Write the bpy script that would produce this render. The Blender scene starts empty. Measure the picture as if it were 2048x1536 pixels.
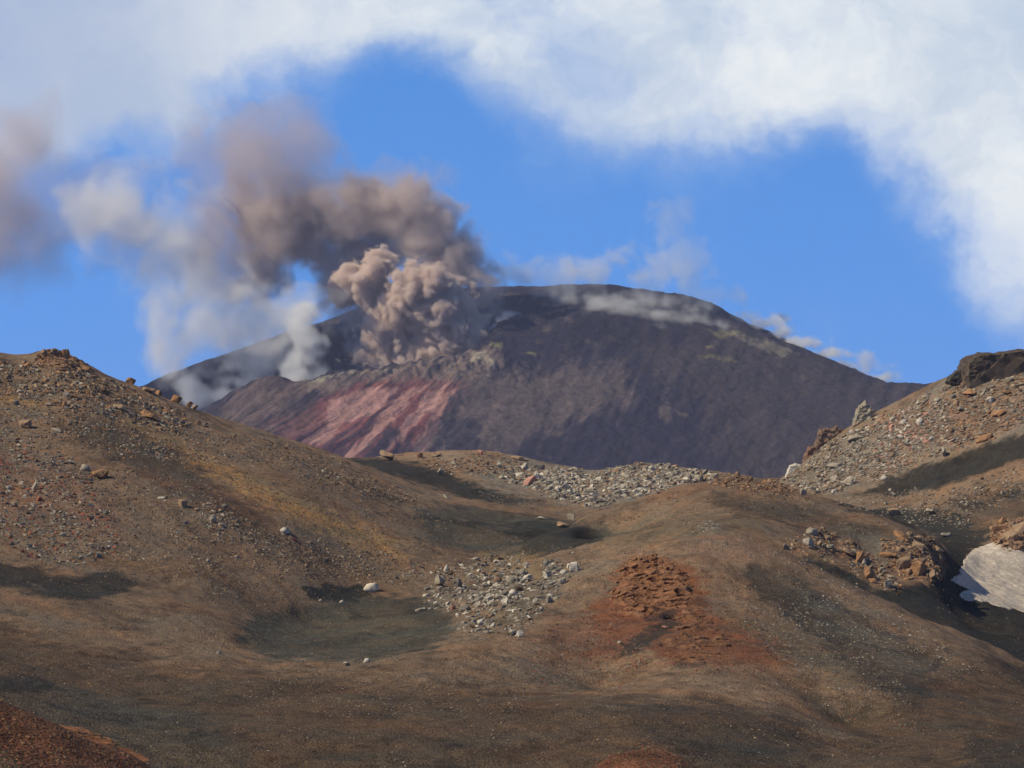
import bpy, bmesh, math, random
import numpy as np
from mathutils import Vector, Matrix

random.seed(7)
RS = np.random.RandomState(11)
scene = bpy.context.scene
C = scene.collection
R = math.radians

# ------------------------------------------------------------------ camera
F = 5807.0                      # focal length in photo pixels (photo 2048 wide), 20 degree field
PITCH = math.atan(382.0 / F)    # looking a little upwards to the summit
cd = bpy.data.cameras.new('camera')
cd.sensor_width = 36.0
cd.lens = 36.0 * F / 2048.0
cd.clip_start = 0.5
cd.clip_end = 60000
cam = bpy.data.objects.new('camera', cd)
C.objects.link(cam)
cam.location = (0, 0, 0)
cam.rotation_euler = (R(90) + PITCH, 0, 0)
scene.camera = cam
cs, sn = math.cos(PITCH), math.sin(PITCH)

def at(px, py):
    """photo pixel -> (x/y, z/y) direction slopes in the world"""
    u = (np.asarray(px, float) - 1024.0) / F
    v = (768.0 - np.asarray(py, float)) / F
    return u / (cs - v * sn), (sn + v * cs) / (cs - v * sn)

def pt(px, py, Y):
    a, t = at(px, py)
    return np.array([a * Y, Y, t * Y])

def topx(x, y, z):
    d = y * cs + z * sn
    return 1024 + F * x / d, 768 - F * (-y * sn + z * cs) / d

# ------------------------------------------------------------------ sun, sky, exposure
SUN_EL, SUN_AZ = R(42), R(-108)      # azimuth from +Y, negative = left; behind the camera's left shoulder
sd = Vector((math.sin(SUN_AZ) * math.cos(SUN_EL), math.cos(SUN_AZ) * math.cos(SUN_EL), math.sin(SUN_EL)))
sl = bpy.data.lights.new('sun', 'SUN')
sl.energy = 5.0
sl.angle = R(0.55)
sl.color = (1.0, 0.86, 0.60)
so = bpy.data.objects.new('sun', sl)
C.objects.link(so)
so.rotation_euler = sd.to_track_quat('Z', 'Y').to_euler()
so.location = (-300, -300, 400)

scene.view_settings.view_transform = 'Standard'
scene.view_settings.look = 'None'
scene.view_settings.exposure = 0.0
scene.view_settings.gamma = 1.0
scene.cycles.use_denoising = True
scene.cycles.max_bounces = 6
scene.cycles.diffuse_bounces = 2
scene.cycles.volume_bounces = 5
scene.cycles.transparent_max_bounces = 8
scene.cycles.volume_step_rate = 1.6
scene.cycles.volume_max_steps = 512
scene.cycles.use_adaptive_sampling = True
scene.cycles.adaptive_threshold = 0.02

def island(mask):
    """the connected piece of a grid mask that holds most of it"""
    best = None; left = mask.copy()
    while left.sum() > (0 if best is None else best.sum()):
        i = np.unravel_index(np.argmax(left), left.shape)
        cur = np.zeros_like(mask); cur[i] = True
        while True:
            g = cur.copy(); g[1:] |= cur[:-1]; g[:-1] |= cur[1:]; g[:, 1:] |= cur[:, :-1]; g[:, :-1] |= cur[:, 1:]
            g &= mask
            if g.sum() == cur.sum(): break
            cur = g
        left &= ~cur
        if best is None or cur.sum() > best.sum(): best = cur
    return best

W = bpy.data.worlds.new('World')
scene.world = W
W.use_nodes = True
nt = W.node_tree
nt.nodes.clear()

class NT:
    """small helper to write node trees"""
    def __init__(s, tree): s.t = tree
    def n(s, kind, **kw):
        nd = s.t.nodes.new(kind)
        for k, v in kw.items(): setattr(nd, k, v)
        return nd
    def put(s, sock, v):
        if isinstance(v, bpy.types.NodeSocket): s.t.links.new(v, sock)
        elif v is not None: sock.default_value = v
    def m(s, op, a, b=None, c=None, clamp=False):
        nd = s.n('ShaderNodeMath', operation=op, use_clamp=clamp)
        s.put(nd.inputs[0], a)
        if b is not None: s.put(nd.inputs[1], b)
        if c is not None: s.put(nd.inputs[2], c)
        return nd.outputs[0]
    def vm(s, op, a, b=None):
        nd = s.n('ShaderNodeVectorMath', operation=op)
        s.put(nd.inputs[0], a)
        if b is not None: s.put(nd.inputs[1], b)
        return nd.outputs['Value'] if op in ('LENGTH', 'DISTANCE', 'DOT_PRODUCT') else nd.outputs['Vector']
    def noise(s, vec, scale, detail=4, rough=0.55, dim='3D', col=False, lac=2.0, dist=0.0):
        nd = s.n('ShaderNodeTexNoise', noise_dimensions=dim)
        s.put(nd.inputs['Vector'], vec)
        nd.inputs['Scale'].default_value = scale
        nd.inputs['Detail'].default_value = detail
        nd.inputs['Roughness'].default_value = rough
        nd.inputs['Lacunarity'].default_value = lac
        nd.inputs['Distortion'].default_value = dist
        return nd.outputs['Color' if col else 'Fac']
    def mapr(s, v, a, b, c=0.0, d=1.0, smooth=True):
        nd = s.n('ShaderNodeMapRange', interpolation_type='SMOOTHSTEP' if smooth else 'LINEAR')
        s.put(nd.inputs['Value'], v)
        for k, x in zip(('From Min', 'From Max', 'To Min', 'To Max'), (a, b, c, d)): s.put(nd.inputs[k], x)
        return nd.outputs['Result']
    def mix(s, f, a, b, mode='MIX'):
        nd = s.n('ShaderNodeMix', data_type='RGBA', blend_type=mode)
        s.put(nd.inputs[0], f); s.put(nd.inputs[6], a); s.put(nd.inputs[7], b)
        return nd.outputs[2]

w = NT(nt)
geo = w.n('ShaderNodeTexCoord').outputs['Generated']      # view direction in world space
sep = w.n('ShaderNodeSeparateXYZ'); w.put(sep.inputs[0], geo)
# the sky is looked up a little higher: at 2800 m the air near the horizon is as deep a blue as it is overhead lower down
comb = w.n('ShaderNodeCombineXYZ')
w.put(comb.inputs[0], sep.outputs[0]); w.put(comb.inputs[1], sep.outputs[1])
w.put(comb.inputs[2], w.m('ADD', w.m('MULTIPLY', w.m('MAXIMUM', sep.outputs[2], 0.0), 1.1), 0.34))
sky = w.n('ShaderNodeTexSky', sky_type='NISHITA', sun_disc=False, sun_elevation=SUN_EL, sun_rotation=SUN_AZ,
          altitude=2900, air_density=1.0, dust_density=0.25, ozone_density=2.2)
w.put(sky.inputs[0], w.vm('NORMALIZE', comb.outputs[0]))
skyc = w.mix(1.0, sky.outputs[0], (0.76, 1.46, 1.95, 1), 'MULTIPLY')
# deep, darker blue towards the zenith
skyc = w.mix(1.0, skyc, w.mapr(sep.outputs[2], 0.15, 0.6, 1.0, 0.26), 'MULTIPLY')
# clouds, in world direction slopes (x/y, z/y)
ys = w.m('MAXIMUM', sep.outputs[1], 0.05)
ca = w.m('DIVIDE', sep.outputs[0], ys)
ct = w.m('DIVIDE', sep.outputs[2], ys)
cv = w.n('ShaderNodeCombineXYZ'); w.put(cv.inputs[0], ca); w.put(cv.inputs[1], ct)
wn = w.noise(cv.outputs[0], 14.0, 5, 0.6, col=True)
wv = w.n('ShaderNodeVectorMath', operation='MULTIPLY_ADD')
w.put(wv.inputs[0], w.vm('SUBTRACT', wn, (0.5, 0.5, 0.5))); wv.inputs[1].default_value = (0.075, 0.06, 0.0); w.put(wv.inputs[2], cv.outputs[0])
cw = wv.outputs[0]
#   (px, py, radius x px, radius y px, strength)
CLOUD = [(-60, 60, 380, 190, 1.0), (300, 10, 330, 200, .85), (200, 170, 210, 140, .7), (330, 230, 90, 90, .25), (520, -60, 260, 170, .8), (760, -60, 220, 120, .9),
         (1100, 20, 260, 150, 1.0), (1010, 110, 130, 100, .35), (1300, 70, 300, 215, 1.1), (1240, 220, 110, 90, .3), (1600, 0, 260, 200, 1.0), (1420, 130, 170, 130, .4),
         (1850, 20, 250, 260, 1.0), (1960, 210, 170, 190, .65), (2060, 380, 140, 200, .6), (2080, 600, 120, 170, .45), (-80, 250, 180, 140, .5),
         (2350, 200, 330, 480, .8), (-500, 100, 400, 350, .9), (900, -420, 1400, 380, 1.0)]
acc = None
for (px, py, rx, ry, st) in CLOUD:
    a0, t0 = at(px, py)
    d = w.vm('SUBTRACT', cw, (float(a0), float(t0), 0.0))
    d = w.vm('MULTIPLY', d, (F / rx, F / ry, 0.0))
    l = w.vm('LENGTH', d)
    g = w.mapr(l, 1.8, 0.1, 0.0, st * 1.25)
    acc = g if acc is None else w.m('ADD', acc, g)
n1 = w.noise(cw, 22.0, 8, 0.6)
n2 = w.noise(cw, 9.0, 3, 0.5)
dens = w.m('ADD', acc, w.m('MULTIPLY', w.m('SUBTRACT', n1, 0.5), 0.95))
alpha = w.mapr(w.m('ADD', dens, w.m('MULTIPLY', w.m('SUBTRACT', n2, 0.5), 0.9)), 0.02, 1.65, 0.0, 0.98)
# elsewhere in the dome (behind the camera) scattered cloud from plain noise
back = w.mapr(w.noise(geo, 2.2, 6, 0.6), 0.52, 0.7)
isback = w.mapr(sep.outputs[1], 0.55, 0.35)
alpha = w.m('MAXIMUM', alpha, w.m('MULTIPLY', back, isback))
shade = w.mapr(w.noise(cw, 13.0, 8, 0.6), 0.34, 0.66)
ccol = w.mix(shade, (0.56, 0.66, 0.79, 1), (0.93, 0.96, 0.95, 1))
leftness = w.mapr(ca, -0.02, -0.19)
ccol = w.mix(w.m('MULTIPLY', leftness, 0.85), ccol, (0.50, 0.56, 0.68, 1))
SKY_ST = 0.15
cl = w.mix(1.0, ccol, (1.0 / SKY_ST,) * 3 + (1,), 'MULTIPLY')
# torn, feathery edges: finer noise bites into the thin parts only
nf_ = w.noise(cw, 60.0, 6, 0.65, dist=0.6)
thin = w.m('MULTIPLY', w.m('MULTIPLY', alpha, w.m('SUBTRACT', 1.0, alpha)), 2.4)
alpha = w.m('ADD', alpha, w.m('MULTIPLY', thin, w.m('SUBTRACT', nf_, 0.55)), clamp=True)
alpha = w.m('MULTIPLY', w.m('POWER', alpha, 0.95), w.m('SUBTRACT', 1.0, w.m('MULTIPLY', w.mapr(w.noise(cw, 8.0, 7, 0.62), 0.42, 0.70), 0.46)))
alpha = w.m('MULTIPLY', alpha, w.m('SUBTRACT', 1.0, w.m('MULTIPLY', w.mapr(ca, 0.0, -0.2), 0.16)))
full = w.mix(alpha, skyc, cl)
bg = w.n('ShaderNodeBackground'); w.put(bg.inputs[0], full); bg.inputs[1].default_value = SKY_ST
wo = w.n('ShaderNodeOutputWorld'); w.put(wo.inputs[0], bg.outputs[0])

# ------------------------------------------------------------------ helpers
def tag(o, label=None, cat=None, group=None, kind=None):
    if label: o['label'] = label
    if cat: o['category'] = cat
    if group: o['group'] = group
    if kind: o['kind'] = kind
    return o

def mesh_np(name, verts, faces, mat=None, smooth=False, col=None, nper=None):
    """mesh from arrays: faces (n, k)"""
    me = bpy.data.meshes.new(name)
    nv, nf, k = len(verts), len(faces), faces.shape[1]
    me.vertices.add(nv); me.vertices.foreach_set('co', np.ascontiguousarray(verts, np.float32).ravel())
    me.loops.add(nf * k); me.loops.foreach_set('vertex_index', np.ascontiguousarray(faces, np.int32).ravel())
    me.polygons.add(nf)
    me.polygons.foreach_set('loop_start', np.arange(0, nf * k, k, dtype=np.int32))
    me.polygons.foreach_set('loop_total', np.full(nf, k, np.int32))
    me.update(calc_edges=True)
    me.shade_smooth() if smooth else me.shade_flat()
    if col is not None:
        ca_ = me.color_attributes.new('Col', 'FLOAT_COLOR', 'POINT')
        c4 = np.ones((nv, 4), np.float32); c4[:, :3] = col
        ca_.data.foreach_set('color', c4.ravel())
    if mat: me.materials.append(mat)
    return me

def obj(name, me):
    o = bpy.data.objects.new(name, me); C.objects.link(o); return o

_P = RS.permutation(4096).astype(np.int32)
def _hash(ix, iy, iz=None):
    h = _P[(ix & 4095)]; h = _P[(h + iy) & 4095]
    if iz is not None: h = _P[(h + iz) & 4095]
    return h
_ang = _P.astype(np.float32) / 4096.0 * 2 * np.pi
_G2 = np.stack([np.cos(_ang), np.sin(_ang)], 1).astype(np.float32)
_g = RS.normal(size=(4096, 3)); _G3 = (_g / np.linalg.norm(_g, axis=1)[:, None]).astype(np.float32)
def perlin2(x, y):
    x = np.asarray(x, np.float32); y = np.asarray(y, np.float32)
    ix = np.floor(x).astype(np.int32); iy = np.floor(y).astype(np.int32)
    fx = x - ix; fy = y - iy
    u = fx * fx * fx * (fx * (fx * 6 - 15) + 10); v = fy * fy * fy * (fy * (fy * 6 - 15) + 10)
    r = []
    for dy in (0, 1):
        for dx in (0, 1):
            g = _G2[_hash(ix + dx, iy + dy)]
            r.append(g[..., 0] * (fx - dx) + g[..., 1] * (fy - dy))
    a = r[0] + u * (r[1] - r[0]); b = r[2] + u * (r[3] - r[2])
    return (a + v * (b - a)) * 1.5
def fbm2(x, y, octs=4, gain=0.5, seed=0.0):
    s = 0; a = 1.0; f = 1.0
    for k in range(octs):
        s = s + a * perlin2(x * f + 17.3 * k + seed, y * f - 9.1 * k + seed * 1.7)
        a *= gain; f *= 2.03
    return s
def perlin3(x, y, z):
    ix = np.floor(x).astype(np.int32); iy = np.floor(y).astype(np.int32); iz = np.floor(z).astype(np.int32)
    fx = (x - ix).astype(np.float32); fy = (y - iy).astype(np.float32); fz = (z - iz).astype(np.float32)
    u = fx * fx * fx * (fx * (fx * 6 - 15) + 10); v = fy * fy * fy * (fy * (fy * 6 - 15) + 10); q = fz * fz * fz * (fz * (fz * 6 - 15) + 10)
    def c(dx, dy, dz):
        g = _G3[_hash(ix + dx, iy + dy, iz + dz)]
        return g[..., 0] * (fx - dx) + g[..., 1] * (fy - dy) + g[..., 2] * (fz - dz)
    x0 = c(0, 0, 0); x0 = x0 + u * (c(1, 0, 0) - x0)
    x1 = c(0, 1, 0); x1 = x1 + u * (c(1, 1, 0) - x1)
    y0 = x0 + v * (x1 - x0)
    x0 = c(0, 0, 1); x0 = x0 + u * (c(1, 0, 1) - x0)
    x1 = c(0, 1, 1); x1 = x1 + u * (c(1, 1, 1) - x1)
    y1 = x0 + v * (x1 - x0)
    return (y0 + q * (y1 - y0)) * 1.6
def sstep(a, b, x):
    t = np.clip((x - a) / (b - a), 0, 1); return t * t * (3 - 2 * t)

def lerp_curve(pts, n):
    """resample polyline of (px, py, Y)"""
    p = np.array(pts, float); s = np.r_[0, np.cumsum(np.hypot(np.diff(p[:, 0]), np.diff(p[:, 1])))]
    q = np.linspace(0, s[-1], n)
    return np.stack([np.interp(q, s, p[:, k]) for k in range(3)], 1)

class Sheet:
    """height sheet over (x/y, log y); the control values are slopes z/y, so crests fall where the control lines put them"""
    def __init__(s, k): s.k = k; s.p = []; s.b = []
    def add(s, pts, dense=None):
        for p in pts if dense is None else lerp_curve(pts, dense): s.p.append(tuple(p))
    def ridge(s, pts, n, back, drop, back2=None, drop2=None):
        """a crest with hidden ground falling away behind it (back: fraction of distance, drop: pixels)"""
        q = lerp_curve(pts, n)
        s.add(q)
        s.b += [(a, b + drop, Y * (1 + back)) for a, b, Y in q]
    def co(s, p):
        a, t = at(p[:, 0], p[:, 1])
        return np.stack([a * F / 100, np.log(p[:, 2]) * s.k], 1), t * F / 100
    def solve(s, gap=1.0):
        p = np.array(s.p); X, t = s.co(p); b = np.array(s.b); XB, tb = s.co(b)
        # hidden points give way to the lines drawn on purpose; and two lines never pull one spot both ways
        b = b[np.sqrt(((XB[:, None] - X[None]) ** 2).sum(-1)).min(1) > gap]
        d = np.sqrt(((X[:, None] - X[None]) ** 2).sum(-1)) + 0.05
        sl_ = np.triu(np.abs(t[:, None] - t[None]) / d, 1)
        for i, j in zip(*np.where((sl_ > 1.3) & (p[:, 2] > 100)[:, None])): print('STEEP', p[i], p[j], round(float(sl_[i, j]), 2))
        p = np.r_[p, b]
        a, t = at(p[:, 0], p[:, 1])
        X = np.stack([a * F / 100, np.log(p[:, 2]) * s.k], 1)
        d = np.sqrt(((X[:, None] - X[None]) ** 2).sum(-1) + 0.12)
        n = len(X)
        A = np.zeros((n + 3, n + 3)); A[:n, :n] = d + np.eye(n) * 0.004
        A[:n, n] = 1; A[:n, n + 1:] = X; A[n, :n] = 1; A[n + 1:, :n] = X.T
        s.w = np.linalg.solve(A, np.r_[t * 100, 0, 0, 0]); s.X = X.astype(np.float32)
    def eval(s, a, Y):
        u = (a * F / 100).astype(np.float32).ravel(); v = (np.log(Y) * s.k).astype(np.float32).ravel()
        out = np.empty(len(u), np.float32); w_ = s.w.astype(np.float32); n = len(s.X)
        for i in range(0, len(u), 40000):
            uu = u[i:i + 40000, None]; vv = v[i:i + 40000, None]
            d = np.sqrt((uu - s.X[None, :, 0]) ** 2 + (vv - s.X[None, :, 1]) ** 2 + 0.12)
            out[i:i + 40000] = d @ w_[:n] + w_[n] + uu[:, 0] * w_[n + 1] + vv[:, 0] * w_[n + 2]
        return (out / 100).reshape(a.shape)
    def grid(s, a, Y):
        """coarse solve, then smooth upsampling to the full grid"""
        ca_ = np.linspace(a[0], a[-1], 260); cy_ = np.exp(np.linspace(math.log(Y[0]), math.log(Y[-1]), 320))
        A_, Y_ = np.meshgrid(ca_, cy_)
        Z = s.eval(A_, Y_)
        def cub(Z, x, axis):
            Z = np.moveaxis(Z, axis, 0); n = len(Z)
            i = np.clip(np.floor(x).astype(int), 1, n - 3); f = (x - i)[:, None]
            p0, p1, p2, p3 = Z[i - 1], Z[i], Z[i + 1], Z[i + 2]
            r = p1 + 0.5 * f * (p2 - p0 + f * (2 * p0 - 5 * p1 + 4 * p2 - p3 + f * (3 * (p1 - p2) + p3 - p0)))
            return np.moveaxis(r, 0, axis)
        Z = cub(Z, (a - a[0]) / (a[-1] - a[0]) * 259, 1)
        ly = np.log(Y)
        return cub(Z, (ly - ly[0]) / (ly[-1] - ly[0]) * 319, 0)

def grid_faces(nr, nc):
    i = np.arange(nr - 1)[:, None] * nc + np.arange(nc - 1)[None]
    return np.stack([i, i + 1, i + nc + 1, i + nc], -1).reshape(-1, 4)

def poly_mask(px, py, poly, feather):
    """soft mask of a polygon in photo pixels"""
    P = np.array(poly, float); out = np.zeros(px.shape, np.float32)
    x0, y0 = P.min(0) - feather; x1, y1 = P.max(0) + feather
    sel = (px > x0) & (px < x1) & (py > y0) & (py < y1)
    if not sel.any(): return out
    x = px[sel]; y = py[sel]
    ins = np.zeros(len(x), bool); d = np.full(len(x), 1e9)
    for k in range(len(P)):
        ax, ay = P[k]; bx, by = P[(k + 1) % len(P)]
        if ay != by:
            c = ((ay > y) != (by > y)) & (x < (bx - ax) * (y - ay) / (by - ay) + ax)
            ins ^= c
        L = (bx - ax) ** 2 + (by - ay) ** 2 + 1e-9
        t = np.clip(((x - ax) * (bx - ax) + (y - ay) * (by - ay)) / L, 0, 1)
        d = np.minimum(d, np.hypot(x - ax - t * (bx - ax), y - ay - t * (by - ay)))
    sdist = np.where(ins, d, -d)
    out[sel] = sstep(-feather, feather, sdist)
    return out
def srgb(r, g, b):
    c = np.array([r, g, b], float) / 255
    return np.where(c <= 0.04045, c / 12.92, ((c + 0.055) / 1.055) ** 2.4)
# ------------------------------------------------------------------ foreground ground sheet: control lines (px, py, distance)
G = Sheet(22.0)
for (d, py) in ((40, 4600), (60, 3300), (85, 2350)):
    G.add([(x, py, d) for x in (-1500, -700, 0, 700, 1400, 2100, 2800, 3600)])
# near red shoulder, bottom left corner
G.ridge([(-900, 1120, 112), (-500, 1200, 112), (-200, 1310, 113), (0, 1392, 114), (60, 1425, 115), (140, 1458, 116), (205, 1478, 117), (260, 1508, 118), (305, 1540, 119), (400, 1610, 121), (520, 1720, 123)], 14, .10, 120)
G.add([(0, 1560, 103), (-300, 1480, 103), (200, 1640, 103)])
# small red mound, bottom centre
G.ridge([(1130, 1560, 140), (1185, 1528, 141), (1240, 1502, 142), (1300, 1488, 142), (1345, 1503, 142), (1385, 1530, 141), (1450, 1570, 140)], 8, .07, 22)
G.add([(600, 1750, 128), (900, 1720, 128), (1280, 1600, 130), (1600, 1680, 130), (1900, 1680, 130), (2300, 1680, 130)])
# bottom slope
G.add([(x, 1545, 158) for x in (420, 620, 850, 1080, 1500, 1750, 2000, 2300)])
G.add([(60, 1400, 175), (200, 1440, 178), (350, 1470, 175), (-300, 1300, 180)])
G.add([(x, 1450, 180) for x in (500, 700, 900, 1100, 1300)])
G.add([(x, 1395, 205) for x in (250, 450, 650, 850, 1050, 1200)])
G.add([(0, 1330, 215), (150, 1320, 225), (300, 1340, 225)])
# low pale ridge, right foreground
G.ridge([(1200, 1375, 222), (1320, 1362, 226), (1440, 1362, 228), (1540, 1382, 226), (1620, 1420, 222), (1690, 1465, 215)], 8, .08, 4)
G.add([(1350, 1440, 190), (1500, 1450, 188), (1580, 1490, 178), (1720, 1500, 190), (1850, 1515, 180), (2000, 1490, 188), (2150, 1495, 192)])
# bowl: near rim, floor, far edge
G.add([(430, 1300, 245), (560, 1321, 242), (700, 1327, 240), (850, 1317, 242), (940, 1288, 250), (1040, 1265, 262)])
G.add([(480, 1296, 262), (600, 1305, 262), (720, 1308, 262), (840, 1296, 264), (560, 1270, 290), (700, 1268, 292), (840, 1262, 292), (900, 1240, 300), (600, 1228, 318), (720, 1230, 322), (830, 1225, 322)])
G.add([(580, 1180, 324), (700, 1172, 345), (800, 1180, 345), (900, 1200, 325), (950, 1235, 300)])
# slope left of the bowl, up the left hill
G.add([(-600, 1120, 250), (0, 1240, 252), (150, 1250, 255), (300, 1255, 262), (420, 1240, 275)])
G.add([(-500, 980, 300), (0, 1130, 295), (130, 1160, 292), (280, 1170, 298), (420, 1150, 312), (520, 1130, 333)])
G.add([(0, 1000, 335), (150, 1020, 335), (300, 1040, 338), (450, 1030, 350), (600, 1060, 358), (720, 1100, 362), (850, 1130, 362)])
G.add([(0, 880, 378), (150, 890, 380), (300, 910, 385), (450, 935, 392), (600, 965, 398), (720, 1010, 402), (850, 1060, 400)])
G.add([(0, 780, 415), (150, 785, 418), (300, 840, 425), (450, 890, 432), (560, 920, 440), (680, 965, 445), (800, 1015, 445), (900, 1050, 440)])
G.ridge([(-900, 560, 430), (-500, 640, 440), (-150, 700, 445), (0, 705, 450), (60, 720, 452), (85, 712, 452), (110, 704, 452), (140, 712, 454), (180, 738, 456), (240, 765, 460), (310, 788, 464), (360, 812, 468), (430, 832, 475), (510, 856, 480), (580, 878, 486),
         (640, 897, 492), (700, 918, 498), (770, 946, 498), (830, 972, 494), (880, 990, 490)], 30, .13, 42)
G.add([(940, 1005, 486), (1010, 1020, 480)])
# far end of the left hill, hollow behind it with black ash
G.add([(700, 935, 575), (760, 930, 582), (850, 950, 570), (900, 975, 556), (960, 998, 540), (1030, 1010, 530), (1110, 1022, 520)])
G.add([(1000, 1040, 470), (1100, 1050, 462), (1180, 1060, 452), (900, 1075, 430), (1000, 1085, 425), (1100, 1090, 420), (1190, 1095, 412), (950, 1110, 395), (1050, 1115, 390)])
# saddle ridge below the volcano
G.ridge([(560, 950, 600), (640, 930, 610), (700, 917, 618), (760, 916, 620), (800, 907, 622), (870, 904, 625), (940, 900, 626), (1010, 908, 626), (1060, 920, 624), (1130, 934, 622), (1190, 942, 620),
         (1250, 932, 618), (1300, 927, 616), (1350, 934, 612), (1400, 944, 605), (1450, 947, 598), (1520, 957, 588)], 24, .10, 70)
G.add([(850, 925, 600), (950, 930, 595), (1050, 955, 585), (1130, 970, 575), (1220, 975, 570), (1300, 970, 568), (950, 958, 570), (1020, 985, 553), (1100, 1000, 543), (1180, 1008, 530)])
# mound between: knee of the far brown mound
G.ridge([(1090, 1075, 400), (1150, 1050, 420), (1220, 1018, 430), (1300, 990, 436), (1380, 970, 438), (1450, 961, 440), (1520, 966, 440), (1580, 980, 438), (1650, 1000, 434), (1720, 1018, 430), (1790, 1038, 426), (1850, 1062, 420), (1885, 1090, 412), (1895, 1120, 400), (1890, 1160, 388)], 20, .09, 40)
G.add([(1200, 1080, 385), (1300, 1050, 390), (1400, 1030, 394), (1500, 1020, 398), (1600, 1045, 396), (1700, 1070, 392), (1800, 1100, 388), (1400, 1055, 366), (1500, 1056, 368), (1620, 1090, 366), (1700, 1130, 362), (1780, 1160, 358), (1840, 1170, 368)])
# main right-hand hump in the foreground
G.ridge([(1080, 1165, 318), (1140, 1140, 322), (1200, 1118, 326), (1280, 1094, 330), (1360, 1078, 332), (1430, 1070, 333), (1500, 1080, 333), (1570, 1105, 330), (1640, 1140, 326), (1720, 1182, 320), (1800, 1222, 312), (1880, 1265, 302), (1960, 1310, 292), (2060, 1365, 282), (2200, 1430, 275), (2500, 1520, 270), (3000, 1620, 270)], 26, .06, 16)
G.add([(1020, 1215, 300), (1100, 1230, 290), (1200, 1200, 296), (1300, 1180, 300), (1400, 1160, 302), (1500, 1180, 300), (1600, 1220, 296), (1700, 1265, 290), (1800, 1310, 280), (1900, 1350, 272), (2000, 1390, 265)])
G.add([(1100, 1310, 250), (1200, 1300, 256), (1300, 1310, 252), (1400, 1318, 248), (1500, 1320, 250), (1600, 1340, 250), (1700, 1380, 243), (1800, 1420, 232), (1900, 1450, 222), (2040, 1480, 212), (2200, 1500, 210)])
G.add([(1020, 1160, 345), (960, 1180, 340), (1060, 1130, 362), (960, 1130, 372)])
# black ash valley on the right, snow bed
G.add([(1700, 1165, 372), (1800, 1200, 374), (1900, 1235, 376), (2000, 1270, 372), (2120, 1310, 368), (1900, 1195, 392), (1960, 1215, 394), (2060, 1240, 396), (1930, 1150, 412), (1990, 1175, 414), (2080, 1190, 418), (2200, 1200, 420)])
G.add([(1930, 1110, 432), (2000, 1100, 440), (2080, 1090, 446), (2250, 1080, 450)])
G.ridge([(1960, 1088, 446), (1990, 1072, 448), (2040, 1055, 450), (2120, 1035, 452), (2300, 1000, 455)], 5, .04, 8)
# right hill: foot, ash streak, scree and crest
G.add([(1920, 1060, 462), (1900, 1020, 480), (1980, 1015, 480), (2080, 990, 480), (2300, 940, 470), (1800, 1010, 500), (1720, 998, 512), (1650, 985, 528)])
G.add([(1800, 970, 520), (1900, 945, 515), (2000, 915, 510), (2100, 890, 505), (2300, 830, 500), (1750, 935, 535), (1850, 905, 532), (1950, 870, 530), (2060, 835, 526)])
G.ridge([(1545, 972, 575), (1575, 952, 572), (1600, 935, 570), (1625, 905, 568), (1650, 885, 566), (1700, 856, 564), (1750, 836, 562), (1800, 808, 560), (1850, 786, 558), (1900, 762, 556), (1950, 748, 554), (2000, 742, 552), (2060, 738, 550), (2200, 690, 545), (2600, 600, 540), (3200, 520, 540)], 22, .09, 60)
# everything beyond falls away to the valley before the volcano
for (d, py) in ((700, 1075), (800, 1120), (950, 1150)):
    G.add([(x, py, d) for x in (-1500, -800, -200, 300, 700, 1100, 1500, 1900, 2300, 2900, 3600)])
G.solve()
NA, NY = 1320, 1700
ga = np.linspace(-0.28, 0.28, NA)
gy = np.exp(np.linspace(math.log(48), math.log(900), NY))
T = G.grid(ga, gy)
AA, YY = np.meshgrid(ga, gy)
XX = AA * YY
ZZ = T * YY
nfac = sstep(60, 200, YY)
# uneven ground: broad swells, gullies, and smaller lumps
ZZ = ZZ + 0.9 * fbm2(XX / 34, YY / 34, 3, .45, 3.1) * nfac * 0.55
ZZ = ZZ + 0.16 * fbm2(XX / 6.5, YY / 9.0, 3, .55, 9.4)
ZZ = ZZ + 0.10 * fbm2(XX / 2.6, YY / 3.6, 2, .5, 2.2)
ZZ = ZZ + .16 * np.clip(fbm2((XX + .5 * YY) / 5.0, YY / 16.0, 3, .6, 12.0), -.2, 1) * nfac
# the dark hollow beside the rust red crags
for (hx, hy, hd, hr, dep) in ((1356, 1237, 284, 1.1, 2.8), (1333, 1292, 262, .45, 1.0)):
    a_, t_ = at(hx, hy); j_ = int(np.argmax(np.maximum.accumulate((ZZ / YY)[:, int((float(a_) - ga[0]) / (ga[1] - ga[0]))]) >= float(t_)))
    y_ = gy[j_]; x_ = float(a_) * y_
    ZZ = ZZ - dep * np.exp(-(((XX - x_) / hr) ** 2 + ((YY - y_ - .6) / (hr * 1.6)) ** 2) ** 1.5)
PXg, PYg = topx(XX, YY, ZZ)
# visible first hit per column and pixel row, used to set stones and patches on the ground
run = np.maximum.accumulate(ZZ / YY, 0)
VIS = (ZZ / YY) >= run - 0.0012

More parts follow.
